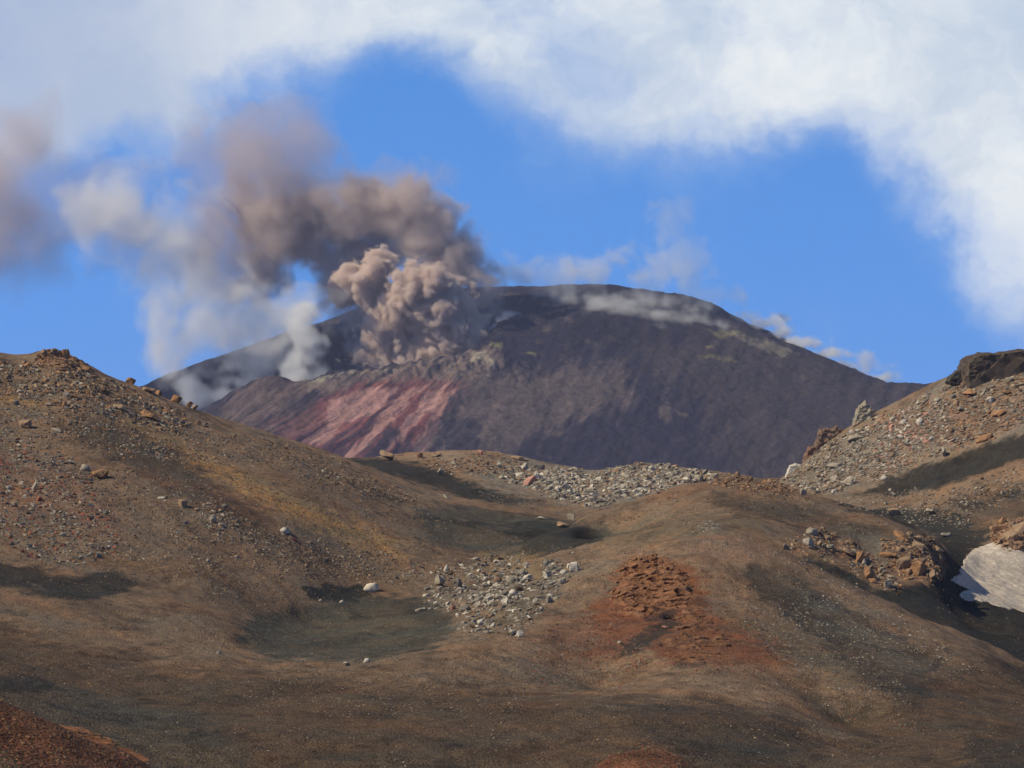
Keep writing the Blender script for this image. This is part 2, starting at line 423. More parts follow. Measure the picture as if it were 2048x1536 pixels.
def hit(px, py, ymin=0, ymax=1e9):
    """first ground point met by the view ray through each photo pixel: (x, y, z) arrays, nan where none"""
    px = np.atleast_1d(np.asarray(px, float)); py = np.atleast_1d(np.asarray(py, float))
    a, t = at(px, py)
    ci = (a - ga[0]) / (ga[1] - ga[0]); c0 = np.clip(np.round(ci).astype(int), 0, NA - 1)
    out = np.full((len(px), 3), np.nan)
    r0 = np.searchsorted(gy, ymin)
    for k in range(len(px)):
        col = run[r0:, c0[k]] if ymin == 0 else (ZZ / YY)[r0:, c0[k]]
        j = int(np.searchsorted(col, t[k])) if ymin == 0 else int(np.argmax(col >= t[k]))
        if j <= 0 or j >= len(col): continue
        j += r0
        y = gy[j]
        if y > ymax: continue
        out[k] = (a[k] * y, y, t[k] * y)
    return out
def ground_z(x, y):
    a = x / y
    i = np.clip((a - ga[0]) / (ga[1] - ga[0]), 0, NA - 1.001); j = np.clip((np.log(y) - math.log(48)) / (math.log(900 / 48)) * (NY - 1), 0, NY - 1.001)
    i0 = i.astype(int); j0 = j.astype(int); fi = i - i0; fj = j - j0
    return (ZZ[j0, i0] * (1 - fi) + ZZ[j0, i0 + 1] * fi) * (1 - fj) + (ZZ[j0 + 1, i0] * (1 - fi) + ZZ[j0 + 1, i0 + 1] * fi) * fj

# ---- colour of the ground, as patches, most of them different ash, cinder and scree (photo pixel outlines carried onto the ground)
BROWN = (.156, .105, .070); BROWN_D = (.076, .052, .034); TAN = (.265, .178, .115); OCHRE = (.36, .215, .080); BLACK = (.030, .029, .025); ASHGREY = (.066, .062, .050)
DUSTY = (.30, .23, .15); RUST = (.172, .072, .037); RUST_D = (.115, .050, .030); SCREE = (.215, .175, .135); PINK = (.21, .115, .078); OLIVE = (.110, .092, .060); GREYB = (.13, .112, .088)
PATCH = [  # colour, strength, feather px, (ymin, ymax), outline
 (TAN, .55, 50, (400, 700), [(-100, 690), (200, 720), (600, 890), (900, 1000), (700, 980), (400, 880), (100, 800), (-100, 780)]),
 (BROWN_D, .90, 80, (100, 330), [(-100, 1230), (300, 1330), (900, 1370), (1300, 1400), (1700, 1420), (1900, 1330), (2150, 1330), (2150, 1700), (-100, 1700)]),  # darker brown over the whole bottom slope
 (ASHGREY, .65, 50, (140, 260), [(-60, 1370), (250, 1390), (420, 1440), (560, 1600), (300, 1560), (100, 1450)]),
 (BLACK, .92, 14, (200, 330), [(-60, 1110), (60, 1135), (140, 1160), (230, 1140), (290, 1165), (230, 1190), (150, 1205), (60, 1180), (-60, 1165)]),
 (BLACK, .35, 22, (200, 330), [(60, 1170), (220, 1200), (300, 1270), (250, 1265), (120, 1215)]),
 (BLACK, .85, 12, (160, 260), [(-50, 1360), (50, 1350), (120, 1358), (100, 1378), (0, 1385)]),
 (BROWN, .6, 40, (200, 400), [(200, 1100), (330, 1220), (470, 1280), (560, 1230), (420, 1120), (300, 1080)]),
 (PINK, .5, 30, (300, 440), [(-40, 900), (90, 930), (230, 1000), (240, 1080), (120, 1040), (-40, 1010)]),
 (PINK, .5, 12, (300, 470), [(130, 828), (185, 838), (195, 858), (150, 850)]),
 (BLACK, .62, 22, (300, 470), [(125, 850), (200, 838), (300, 872), (400, 920), (430, 975), (520, 1020), (520, 1060), (420, 1030), (340, 985), (280, 940), (210, 905), (150, 885)]),
 (RUST, .45, 12, (300, 470), [(270, 940), (300, 950), (360, 975), (320, 972)]),
 (BLACK, .6, 14, (300, 470), [(-20, 755), (50, 770), (100, 790), (80, 810), (0, 790)]),
 (BLACK, .75, 12, (380, 470), [(-20, 715), (40, 722), (70, 748), (40, 750), (-20, 735)]),
 (OCHRE, .55, 10, (380, 470), [(135, 765), (180, 758), (205, 775), (150, 782)]),
 (OCHRE, .5, 14, (380, 470), [(-20, 785), (40, 792), (100, 812), (60, 815), (-20, 800)]),
 (BLACK, .6, 7, (400, 500), [(370, 812), (400, 818), (425, 838), (395, 835)]),
 (BLACK, .6, 7, (400, 500), [(430, 840), (470, 852), (465, 860), (435, 850)]),
 (RUST_D, .5, 26, (300, 440), [(380, 960), (520, 1000), (540, 1050), (430, 1020)]),
 (OCHRE, .70, 34, (330, 480), [(430, 925), (560, 985), (690, 1040), (800, 1095), (800, 1112), (700, 1078), (580, 1030), (470, 975), (380, 915)]),
 (OCHRE, .4, 30, (400, 480), [(230, 840), (330, 855), (440, 930), (400, 930), (300, 880)]),
 (BROWN, .5, 30, (400, 520), [(560, 900), (700, 940), (860, 1010), (900, 1080), (760, 1060), (640, 980)]),
 (BLACK, .78, 6, (400, 510), [(688, 955), (745, 975), (812, 1003), (800, 1008), (730, 985), (690, 965)]),
 (BLACK, .5, 6, (400, 510), [(632, 935), (655, 942), (650, 950)]),
 (ASHGREY, .9, 30, (380, 480), [(830, 1020), (1000, 1010), (1200, 1050), (1230, 1100), (1100, 1120), (950, 1110), (860, 1080)]),
 (BLACK, .85, 14, (380, 500), [(1010, 1060), (1080, 1040), (1180, 1060), (1260, 1100), (1180, 1118), (1060, 1115), (1040, 1085)]),
 (BLACK, .8, 7, (400, 500), [(820, 1030), (900, 1038), (1040, 1050), (1030, 1060), (900, 1046)]),
 (BLACK, .95, 12, (495, 640), [(690, 912), (800, 922), (870, 935), (930, 960), (1010, 985), (1100, 998), (1090, 1008), (1000, 1012), (900, 985), (800, 955), (700, 930)]),
 (BROWN, .5, 24, (480, 600), [(1060, 1000), (1180, 1010), (1220, 1025), (1100, 1045), (1030, 1030)]),
 (TAN, .8, 14, (560, 660), [(760, 905), (1000, 895), (1060, 925), (940, 955), (860, 925)]),
 (SCREE, .85, 20, (520, 660), [(1010, 905), (1200, 940), (1350, 925), (1460, 945), (1300, 990), (1210, 1025), (1150, 1010), (1040, 990), (930, 960)]),
 (OLIVE, .55, 22, (300, 350), [(1130, 1110), (1400, 1060), (1440, 1072), (1300, 1090)]),
 (OLIVE, .45, 30, (345, 450), [(1180, 1070), (1380, 1030), (1560, 1040), (1480, 1062), (1250, 1090)]),
 (RUST, .35, 16, (380, 450), [(1400, 965), (1560, 965), (1590, 990), (1450, 980), (1300, 1005)]),
 (BLACK, .6, 22, (370, 450), [(1430, 985), (1640, 1020), (1760, 1060), (1700, 1080), (1540, 1040), (1420, 1010)]),
 (GREYB, .6, 26, (370, 450), [(1600, 1060), (1800, 1080), (1830, 1120), (1740, 1110)]),
 (PINK, .5, 18, (370, 450), [(1600, 1055), (1700, 1120), (1800, 1170), (1880, 1160), (1870, 1100), (1780, 1090), (1820, 1150), (1700, 1090), (1640, 1050)]),
 (RUST_D, .6, 10, (360, 450), [(1660, 1120), (1720, 1140), (1740, 1165), (1680, 1145)]),
 (BLACK, .97, 12, (335, 500), [(1610, 1110), (1680, 1140), (1760, 1182), (1820, 1180), (1890, 1155), (1890, 1100), (1850, 1062), (1700, 1018), (1660, 1000), (1700, 996), (1780, 1010), (1880, 1020), (1960, 1035), (2000, 1060), (1950, 1090), (1935, 1130), (1960, 1195), (2120, 1230), (2120, 1420), (1950, 1310), (1800, 1225), (1690, 1170)]),
 (BLACK, .93, 14, (430, 530), [(1880, 1000), (1980, 975), (2100, 950), (2100, 1040), (2000, 1035), (1920, 1020)]),
 (BROWN, .55, 16, (430, 520), [(1930, 1020), (2000, 1000), (2100, 985), (2100, 1050), (2000, 1060), (1950, 1060)]),
 (SCREE, .7, 24, (480, 600), [(1560, 965), (1650, 880), (1760, 835), (1900, 760), (2100, 730), (2100, 860), (1900, 920), (1700, 990), (1640, 985)]),
 (PINK, .45, 30, (480, 600), [(1780, 850), (1900, 800), (2060, 790), (2060, 850), (1900, 880)]),
 (BLACK, .95, 10, (470, 560), [(1710, 992), (1800, 950), (1900, 918), (1980, 885), (2110, 850), (2110, 900), (2000, 935), (1880, 975), (1780, 995)]),
 (BLACK, .5, 8, (500, 580), [(1770, 878), (1800, 865), (1815, 875), (1780, 890)]),
 (TAN, .5, 18, (450, 540), [(1700, 1000), (1800, 990), (1950, 960), (2080, 930), (2080, 960), (1950, 1000), (1800, 1015)]),
 # the main hump
 (TAN, .55, 30, (230, 340), [(1120, 1140), (1300, 1095), (1450, 1070), (1560, 1100), (1500, 1140), (1350, 1130), (1200, 1160), (1100, 1190)]),
 (PINK, .5, 26, (280, 340), [(1360, 1080), (1450, 1068), (1540, 1090), (1540, 1120), (1400, 1120)]),
 (BLACK, .72, 30, (235, 330), [(1500, 1130), (1620, 1170), (1760, 1250), (1880, 1330), (1850, 1400), (1730, 1370), (1600, 1250), (1480, 1160)]),
 (GREYB, .5, 26, (235, 330), [(1560, 1150), (1700, 1230), (1850, 1330), (1830, 1360), (1650, 1250)]),
 (RUST, .95, 28, (235, 330), [(1240, 1130), (1300, 1115), (1370, 1125), (1400, 1170), (1420, 1220), (1480, 1250), (1560, 1290), (1590, 1325), (1480, 1330), (1330, 1320), (1300, 1290), (1230, 1310), (1180, 1300), (1200, 1250), (1180, 1230), (1230, 1180)]),
 (RUST, .45, 40, (235, 330), [(1080, 1230), (1200, 1230), (1260, 1280), (1200, 1320), (1100, 1330)]),
 (OLIVE, .55, 30, (235, 330), [(1420, 1215), (1560, 1250), (1700, 1330), (1740, 1390), (1600, 1330), (1480, 1270)]),
 (BLACK, .80, 9, (235, 330), [(1240, 1300), (1290, 1260), (1345, 1235), (1350, 1255), (1320, 1280), (1280, 1305), (1240, 1315)]),
 (BLACK, .70, 8, (235, 330), [(1290, 1235), (1330, 1215), (1358, 1215), (1350, 1240), (1320, 1245)]),
 (BLACK, .55, 7, (235, 330), [(1190, 1290), (1240, 1288), (1230, 1298)]),
 (BLACK, .5, 7, (235, 330), [(1350, 1325), (1400, 1322), (1405, 1332), (1360, 1334)]),
 (TAN, .35, 26, (170, 240), [(1380, 1370), (1540, 1375), (1640, 1430), (1720, 1490), (1680, 1500), (1560, 1420), (1440, 1390)]),
 (BLACK, .35, 34, (150, 240), [(1250, 1430), (1450, 1400), (1560, 1440), (1640, 1510), (1500, 1520), (1350, 1500)]),
 (BLACK, .5, 8, (150, 240), [(1440, 1492), (1560, 1500), (1580, 1508), (1480, 1508)]),
 (BLACK, .75, 24, (150, 330), [(1940, 1480), (2120, 1480), (2120, 1620), (1900, 1620)]),
 (BLACK, .4, 12, (200, 330), [(1980, 1310), (2100, 1370), (2100, 1420), (2020, 1350)]),
 # the bowl
 (ASHGREY, .97, 22, (230, 345), [(470, 1290), (500, 1240), (600, 1215), (720, 1190), (860, 1200), (910, 1230), (900, 1270), (850, 1305), (700, 1322), (540, 1318)]),
 (OLIVE, .35, 26, (230, 345), [(620, 1250), (780, 1230), (860, 1260), (760, 1290), (640, 1280)]),
 (BLACK, .97, 7, (240, 380), [(597, 1178), (640, 1170), (720, 1172), (738, 1185), (720, 1200), (650, 1205), (610, 1198)]),
 (BLACK, .45, 16, (240, 380), [(740, 1190), (840, 1195), (900, 1220), (895, 1250), (850, 1235), (790, 1215)]),
 (BLACK, .35, 20, (240, 345), [(540, 1215), (620, 1215), (600, 1245), (530, 1250)]),
 (GREYB, .5, 26, (255, 400), [(850, 1180), (1050, 1110), (1150, 1130), (1060, 1230), (900, 1290), (900, 1230)]),
 (OLIVE, .5, 18, (255, 400), [(940, 1240), (1050, 1200), (1080, 1220), (980, 1260)]),
 (OCHRE, .3, 24, (300, 420), [(950, 1110), (1080, 1110), (1090, 1160), (980, 1150)]),
 # near corners
 (RUST, .80, 16, (50, 135), [(-200, 1380), (60, 1420), (150, 1455), (280, 1500), (330, 1600), (120, 1560), (30, 1500), (-60, 1440)]),
 (RUST_D, .9, 16, (50, 126), [(-400, 1420), (-60, 1420), (60, 1480), (160, 1560), (60, 1700), (-400, 1700)]),
 (OLIVE, .6, 20, (50, 126), [(-400, 1480), (20, 1500), (60, 1560), (40, 1700), (-400, 1700)]),
 (RUST, .85, 14, (120, 150), [(1150, 1560), (1230, 1500), (1300, 1484), (1350, 1500), (1400, 1560), (1300, 1640)]),
 (BLACK, .55, 8, (150, 230), [(600, 1500), (720, 1502), (760, 1512), (640, 1515)]),
 (BLACK, .5, 8, (150, 230), [(500, 1455), (540, 1460), (530, 1470)]),
 (BLACK, .5, 8, (150, 230), [(740, 1470), (790, 1475), (770, 1488), (745, 1485)]),
 (BLACK, .5, 7, (150, 230), [(360, 1398), (400, 1400), (380, 1410)]),
 (BLACK, .45, 8, (150, 250), [(985, 1408), (1030, 1410), (1020, 1425), (995, 1420)]),
]
def streaks(x, y):
    return fbm2(x / 2.2, y / 14.0, 3, .6, 5.0)
jx = 18 * fbm2(XX / 5.0, YY / 5.0, 3, .6, 31) + 9 * fbm2(XX / 1.3, YY / 2.4, 2, .6, 37)
jy = 7 * fbm2(XX / 5.5, YY / 6.0, 3, .6, 41) + 3 * fbm2(XX / 1.2, YY / 2.6, 2, .6, 43)
pxw = PXg + jx; pyw = PYg + jy
col = np.empty(XX.shape + (3,), np.float32); col[:] = BROWN
big = sstep(-.7, .8, fbm2(XX / 22, YY / 30, 4, .6, 77))[..., None]
col = col * (1 - .25 * big) + np.array(TAN, np.float32) * .25 * big
col = col + np.array(DUSTY, np.float32) * .055 * (1 - sstep(.2, .9, fbm2(XX / 5, YY / 9, 4, .7, 88)))[..., None]
grain = fbm2(XX / 2.6, YY / 4.2, 3, .7, 51)
for c, st, fe, (y0, y1), poly in PATCH:
    r0, r1 = np.searchsorted(gy, (y0, y1))
    if r1 <= r0: continue
    m_ = poly_mask(pxw[r0:r1], pyw[r0:r1], poly, fe) 
    soft = sstep(0.0, 1.0, m_ * 1.5 + 0.30 * grain[r0:r1] * (m_ > 0) - .15)
    m_ = (soft * st)[..., None] * (m_ > 0)[..., None]
    col[r0:r1] = col[r0:r1] * (1 - m_) + np.array(c, np.float32) * m_
# coarse and fine mottling of the cinders (colour of the material itself)
mot = fbm2(XX / 7, YY / 12, 4, .65, 61)
dark = sstep(.15, .9, mot)[..., None]
col = col * (1 - .32 * dark)
spk = sstep(.25, .8, fbm2(XX / 2.4, YY / 5.0, 3, .7, 81) * .7 + .5 * fbm2(XX / 14, YY / 18, 3, .6, 83))[..., None]
col = col * (1 - .32 * spk)
hue = fbm2(XX / 9, YY / 11, 3, .6, 67)[..., None]
col = col * (1 + np.array((.16, .02, -.10), np.float32) * np.clip(hue, -1, 1))
col *= (1 + .14 * np.clip(fbm2(XX / .9, YY / 2.6, 1, .7, 71), -1.2, 1.2))[..., None]
col = np.clip(col, .006, .8)

def ground_material():
    m = bpy.data.materials.new('volcanic_ground'); m.use_nodes = True
    t = NT(m.node_tree); m.node_tree.nodes.clear()
    P = t.n('ShaderNodeNewGeometry').outputs['Position']
    c = t.n('ShaderNodeVertexColor', layer_name='Col').outputs[0]
    f1 = t.noise(P, 1.9, 6, .72)
    f2 = t.noise(P, 9.0, 3, .7)
    k = t.mapr(f1, .30, .70, .50, 1.5, smooth=False)
    k2 = t.mapr(f2, .3, .7, .78, 1.22, smooth=False)
    cc = t.mix(1.0, c, t.m('MULTIPLY', k, k2), 'MULTIPLY')
    # pale grit lying on the surface
    v = t.n('ShaderNodeTexVoronoi', feature='F1'); t.put(v.inputs['Vector'], P); v.inputs['Scale'].default_value = 2.3; v.inputs['Randomness'].default_value = 1
    sepc = t.n('ShaderNodeSeparateColor'); t.put(sepc.inputs[0], v.outputs['Color'])
    pick = t.m('MULTIPLY', t.mapr(sepc.outputs[0], .80, .83), t.mapr(v.outputs['Distance'], .30, .16))
    cc = t.mix(t.m('MULTIPLY', pick, .22), cc, (.30, .25, .20, 1))
    v2 = t.n('ShaderNodeTexVoronoi', feature='F1'); t.put(v2.inputs['Vector'], P); v2.inputs['Scale'].default_value = 5.5
    b = t.n('ShaderNodeBump'); b.inputs['Strength'].default_value = 1.0; b.inputs['Distance'].default_value = .17
    t.put(b.inputs['Height'], t.m('ADD', f1, t.m('MULTIPLY', v2.outputs['Distance'], -.7)))
    bs = t.n('ShaderNodeBsdfPrincipled'); t.put(bs.inputs['Base Color'], cc); bs.inputs['Roughness'].default_value = .96; bs.inputs['Specular IOR Level'].default_value = .12
    t.put(bs.inputs['Normal'], b.outputs[0])
    o = t.n('ShaderNodeOutputMaterial'); t.put(o.inputs[0], bs.outputs[0])
    return m
MAT_GROUND = ground_material()
me = mesh_np('ground', np.stack([XX, YY, ZZ], -1).reshape(-1, 3), grid_faces(NY, NA), MAT_GROUND, smooth=True, col=col.reshape(-1, 3))
ground = tag(obj('ground', me), 'brown and black volcanic ash hills and hollows in front of the volcano', kind='structure')

# far valley floor: one sheet out to the horizon, below everything
n = 60
s_ = np.linspace(-1, 1, n); s_ = np.sign(s_) * np.abs(s_) ** 2.2 * 9000
PX_, PY_ = np.meshgrid(s_, s_)
base = mesh_np('valley_floor', np.stack([PX_, PY_, np.full_like(PX_, -92.0) + 6 * fbm2(PX_ / 900, PY_ / 900, 3)], -1).reshape(-1, 3), grid_faces(n, n), None, smooth=True,
               col=np.tile(np.array(BROWN_D, np.float32), (n * n, 1)))
base.materials.append(MAT_GROUND)
tag(obj('valley_floor', base), 'dark ash plain far below the hills', kind='structure')
# ------------------------------------------------------------------ the volcano
V = Sheet(45.0)
for (d, py) in ((2150, 1230), (2280, 1120)):
    V.add([(x, py, d) for x in (-1100, -500, 0, 400, 800, 1200, 1600, 2000, 2500, 3200)])
V.add([(x, 1000, 2400) for x in (500, 750, 1000, 1250, 1500, 1750)]); V.add([(250, 990, 2440), (2000, 980, 2450), (2300, 960, 2480), (2700, 940, 2500), (-100, 960, 2500), (-500, 960, 2550)])
V.add([(640, 880, 2530), (800, 870, 2530), (1000, 880, 2530), (1250, 890, 2530), (1500, 900, 2530), (1700, 900, 2540), (1850, 880, 2600)])
V.add([(660, 815, 2620), (800, 800, 2630), (950, 790, 2640), (1100, 790, 2650), (1300, 790, 2670), (1500, 805, 2680), (1650, 830, 2670)])
V.add([(1100, 700, 2800), (1250, 700, 2810), (1400, 710, 2810), (1550, 740, 2800), (1100, 640, 2890), (1200, 630, 2910), (1330, 640, 2910)])
# front rim of the crater and its brink
V.ridge([(440, 880, 2560), (500, 836, 2600), (550, 808, 2630), (600, 785, 2650), (632, 764, 2670), (665, 748, 2690), (710, 742, 2710), (760, 738, 2720), (810, 728, 2730), (860, 724, 2740), (900, 718, 2750), (940, 704, 2765), (965, 692, 2775)], 20, .035, 95)
# right brink of the crater climbing to the summit
V.add([(975, 680, 2800), (990, 660, 2850), (1005, 640, 2900), (1022, 622, 2950), (1028, 600, 2990)])
V.add([(985, 740, 2720), (1020, 700, 2790), (1040, 660, 2870), (1050, 625, 2950)])
V.add([(900, 700, 2960), (940, 650, 2985), (965, 615, 3010), (990, 600, 3020)])
# skyline of the summit and right flank
V.ridge([(950, 592, 3040), (1000, 587, 3040), (1060, 583, 3035), (1130, 579, 3030), (1180, 578, 3025), (1250, 582, 3020), (1320, 586, 3010), (1380, 594, 3000), (1430, 612, 2990), (1470, 636, 2980), (1520, 658, 2970), (1580, 686, 2960), (1640, 714, 2950), (1700, 740, 2940),
         (1760, 764, 2930), (1815, 782, 2920), (1870, 770, 2940), (1950, 745, 2950), (2100, 700, 2960), (2400, 650, 2980), (2900, 700, 3000)], 40, .06, 60)
# far crater wall and back-left skyline
V.ridge([(-900, 1000, 2980), (-300, 960, 2980), (100, 860, 2980), (240, 804, 2985), (310, 768, 2990), (350, 745, 2995), (430, 719, 3005), (520, 691, 3015), (600, 668, 3025), (640, 655, 3030), (700, 642, 3035), (790, 622, 3040), (880, 604, 3040), (930, 595, 3040)], 26, .06, 60)
V.add([(640, 700, 2985), (720, 700, 2985), (800, 690, 2985), (860, 690, 2980), (660, 760, 2930), (750, 765, 2930), (850, 760, 2920)])
V.add([(330, 810, 2930), (400, 780, 2940), (480, 750, 2950), (560, 730, 2960), (610, 720, 2960), (330, 880, 2860), (420, 850, 2860), (500, 810, 2880), (570, 780, 2890)])
# middle ridge on the left
V.ridge([(380, 860, 2690), (425, 825, 2710), (470, 792, 2730), (500, 768, 2745), (530, 753, 2755), (565, 757, 2765), (600, 764, 2775), (630, 762, 2785)], 10, .02, 45)
V.add([(470, 840, 2670), (520, 815, 2690), (560, 800, 2700), (600, 792, 2710)])
for (d, py) in ((3300, 850), (3600, 1050), (4000, 1250)):
    V.add([(x, py, d) for x in (-1100, -500, 0, 400, 800, 1200, 1600, 2000, 2500, 3200)])
V.solve()
VA, VY = 1300, 900
va = np.linspace(-0.30, 0.30, VA); vy = np.exp(np.linspace(math.log(2150), math.log(3900), VY))
VT = V.grid(va, vy)
VAA, VYY = np.meshgrid(va, vy); VX = VAA * VYY; VZ = VT * VYY
vpx, vpy = topx(VX, VYY, VZ)
rough = sstep(2200, 2400, VYY)
# gullies running down the front, rock bands of the crater wall, lumps
wx = VX + 10 * fbm2(VX / 60, VYY / 60, 2, .5, 8)
gul = fbm2((wx - 0.55 * (VYY - 2500)) / 26.0, VYY / 170.0, 3, .55, 13)
inleft = sstep(1000, 900, vpx) * (VYY < 2760)
VZ = VZ + gul * (0.8 + 2.6 * inleft) * rough
VZ = VZ + (2.2 * fbm2(VX / 70, VYY / 80, 3, .5, 21) + .55 * fbm2(VX / 13, VYY / 17, 3, .6, 22)) * rough
wall = (VYY > 2850) & (VYY < 3040) & (vpx < 1000) & (vpx > 600)
VZ = VZ + np.where(wall, 3.5 * np.abs(fbm2(VX / 20, VZ / 9, 3, .6, 5)) - 1.0, 0)
brink = np.exp(-((VYY - 2715) / 45.0) ** 2) * sstep(600, 680, vpx) * sstep(1150, 1000, vpx)
VZ = VZ + 2.0 * np.abs(fbm2(VX / 34, VYY / 60, 4, .6, 55)) * rough * (VYY < 3000)
VZ = VZ + brink * 2.6 * fbm2(VX / 9, VYY / 16, 4, .6, 33)
vpx, vpy = topx(VX, VYY, VZ)
BAS = (.023, .0205, .036); BASL = (.050, .040, .042); BASB = (.105, .075, .068); VSHADE = (.016, .014, .022); VRED = (.145, .050, .050); VPINK = (.33, .19, .17); VGREY = (.15, .115, .10); VPALE = (.33, .30, .22); VYEL = (.34, .31, .12); SNOWC = (.7, .7, .72)
VP = [
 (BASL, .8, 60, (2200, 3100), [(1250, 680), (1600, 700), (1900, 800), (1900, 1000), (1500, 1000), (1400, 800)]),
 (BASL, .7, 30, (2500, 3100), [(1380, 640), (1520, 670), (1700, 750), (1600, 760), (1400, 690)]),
 (VGREY, .45, 40, (2300, 2850), [(900, 750), (1250, 735), (1260, 800), (1150, 830), (900, 950), (830, 900)]),
 (VGREY, .85, 14, (2600, 2800), [(620, 770), (760, 735), (900, 715), (990, 690), (1010, 730), (900, 770), (760, 765), (650, 790)]),
 (VRED, .92, 26, (2200, 2720), [(560, 850), (640, 800), (720, 765), (820, 760), (920, 768), (880, 830), (820, 905), (790, 1000), (620, 1000), (580, 890)]),
 (VRED, .5, 30, (2200, 2720), [(500, 840), (560, 840), (640, 900), (600, 940)]),
 (VPINK, .75, 9, (2200, 2720), [(660, 800), (740, 775), (800, 775), (770, 815), (720, 835), (690, 850), (640, 890), (610, 885), (650, 840)]),
 (VPINK, .75, 7, (2200, 2720), [(800, 785), (855, 768), (820, 800), (780, 840), (745, 880), (700, 925), (670, 935), (720, 880), (765, 825)]),
 (VPINK, .75, 5, (2200, 2720), [(850, 790), (905, 762), (870, 810), (820, 855), (790, 890), (755, 930), (745, 928), (790, 870), (820, 830)]),
 (VPINK, .6, 6, (2200, 2720), [(870, 800), (915, 775), (890, 830), (850, 890), (835, 930), (815, 930), (835, 880), (860, 830)]),
 (BAS, .85, 9, (2200, 2680), [(800, 860), (770, 900), (735, 945), (705, 950), (745, 895), (780, 850)]),
 (BAS, .85, 8, (2200, 2680), [(830, 862), (820, 900), (800, 945), (768, 945), (790, 895)]),
 (BAS, .8, 10, (2200, 2680), [(900, 830), (960, 850), (950, 960), (845, 960), (860, 900)]),
 (VGREY, .4, 5, (2200, 2700), [(1000, 800), (960, 900), (950, 905), (985, 810)]),
 (VPALE, .5, 5, (2600, 2860), [(940, 705), (975, 700), (990, 730), (965, 720), (935, 722)]),
 (VYEL, .65, 4, (2600, 2860), [(985, 686), (1000, 688), (1000, 698), (985, 696)]), (VYEL, .5, 4, (2600, 2860), [(1050, 705), (1075, 707), (1070, 715)]),
 (VYEL, .28, 4, (2700, 2990), [(1390, 655), (1440, 660), (1490, 668), (1440, 672)]), (VYEL, .22, 5, (2700, 2990), [(1400, 712), (1480, 714), (1470, 722), (1400, 718)]),
 (VYEL, .35, 5, (2700, 2990), [(1400, 690), (1425, 692), (1420, 700)]),
 (VPALE, .3, 8, (2700, 2990), [(1470, 670), (1560, 690), (1600, 712), (1520, 700)]),
 (VGREY, .5, 6, (2300, 2700), [(1325, 810), (1345, 805), (1340, 840), (1322, 835)]), (VGREY, .5, 4, (2300, 2700), [(1355, 822), (1372, 828), (1365, 836)]),
 (VGREY, .45, 20, (2870, 3040), [(930, 600), (1025, 592), (1022, 620), (980, 650), (950, 640)]),
 (VRED, .35, 9, (2650, 2800), [(560, 790), (610, 775), (600, 800), (555, 812)]), (VPINK, .5, 6, (2700, 2950), [(640, 722), (660, 735), (650, 748)]),
 (VPALE, .75, 4, (2600, 2760), [(608, 770), (640, 752), (660, 745), (655, 752), (630, 770), (618, 782)]),
 (VPALE, .45, 4, (2600, 2760), [(660, 752), (720, 742), (800, 735), (800, 738), (720, 746)]),
 (BASB, .75, 14, (2560, 2800), [(400, 850), (430, 822), (500, 766), (540, 750), (640, 765), (600, 800), (500, 850)]),
 (BASB, .45, 30, (2300, 2680), [(480, 860), (560, 820), (640, 790), (620, 860), (540, 900)]),
 (VSHADE, .8, 16, (2810, 3100), [(300, 760), (430, 715), (640, 650), (740, 640), (760, 740), (640, 760), (520, 790), (400, 850), (300, 850)]),  # shade on the crater wall and back-left slope, put into the colour
 (VSHADE, .55, 40, (2760, 3100), [(1030, 600), (1200, 570), (1420, 610), (1420, 660), (1240, 700), (1080, 690)]),  # plume shadow across the upper cone, painted into the colour
]
vjx = 7 * fbm2(VX / 16, VYY / 50, 4, .62, 3); vjy = 6 * fbm2(VX / 18, VYY / 30, 4, .62, 4)
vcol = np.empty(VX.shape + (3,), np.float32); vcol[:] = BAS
kk = 1.35 - .85 * sstep(640, 920, vpx + .9 * (vpy - 840)); sc_ = (vpx + kk * (vpy - 840) + 10 * fbm2(VX / 40, VYY / 60, 2, .5, 6)); sc2 = vpx + .45 * (vpy - 840)
vg = fbm2(sc_ / 14.0, vpy / 120.0, 4, .62, 15) * sstep(1060, 900, vpx) + fbm2(sc2 / 22.0, vpy / 80.0, 4, .62, 16) * sstep(900, 1060, vpx)
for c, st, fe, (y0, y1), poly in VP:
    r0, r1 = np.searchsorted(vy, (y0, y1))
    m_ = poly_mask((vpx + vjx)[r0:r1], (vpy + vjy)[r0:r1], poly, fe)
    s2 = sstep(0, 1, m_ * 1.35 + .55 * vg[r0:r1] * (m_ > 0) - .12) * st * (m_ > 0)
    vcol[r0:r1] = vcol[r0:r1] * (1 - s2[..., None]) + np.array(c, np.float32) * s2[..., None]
# dark runnels of ash combed down through the red slope
run_ = sstep(.12, .55, fbm2(sc_ / 19.0, vpy / 200.0, 3, .6, 19) + .6 * sstep(800, 900, vpy) + .3 * sstep(760, 880, sc_) - .32) * sstep(1000, 900, vpx) * (VYY < 2700) * sstep(760, 800, vpy)
vcol = vcol * (1 - .72 * run_[..., None]) + np.array(BAS, np.float32) * .72 * run_[..., None]
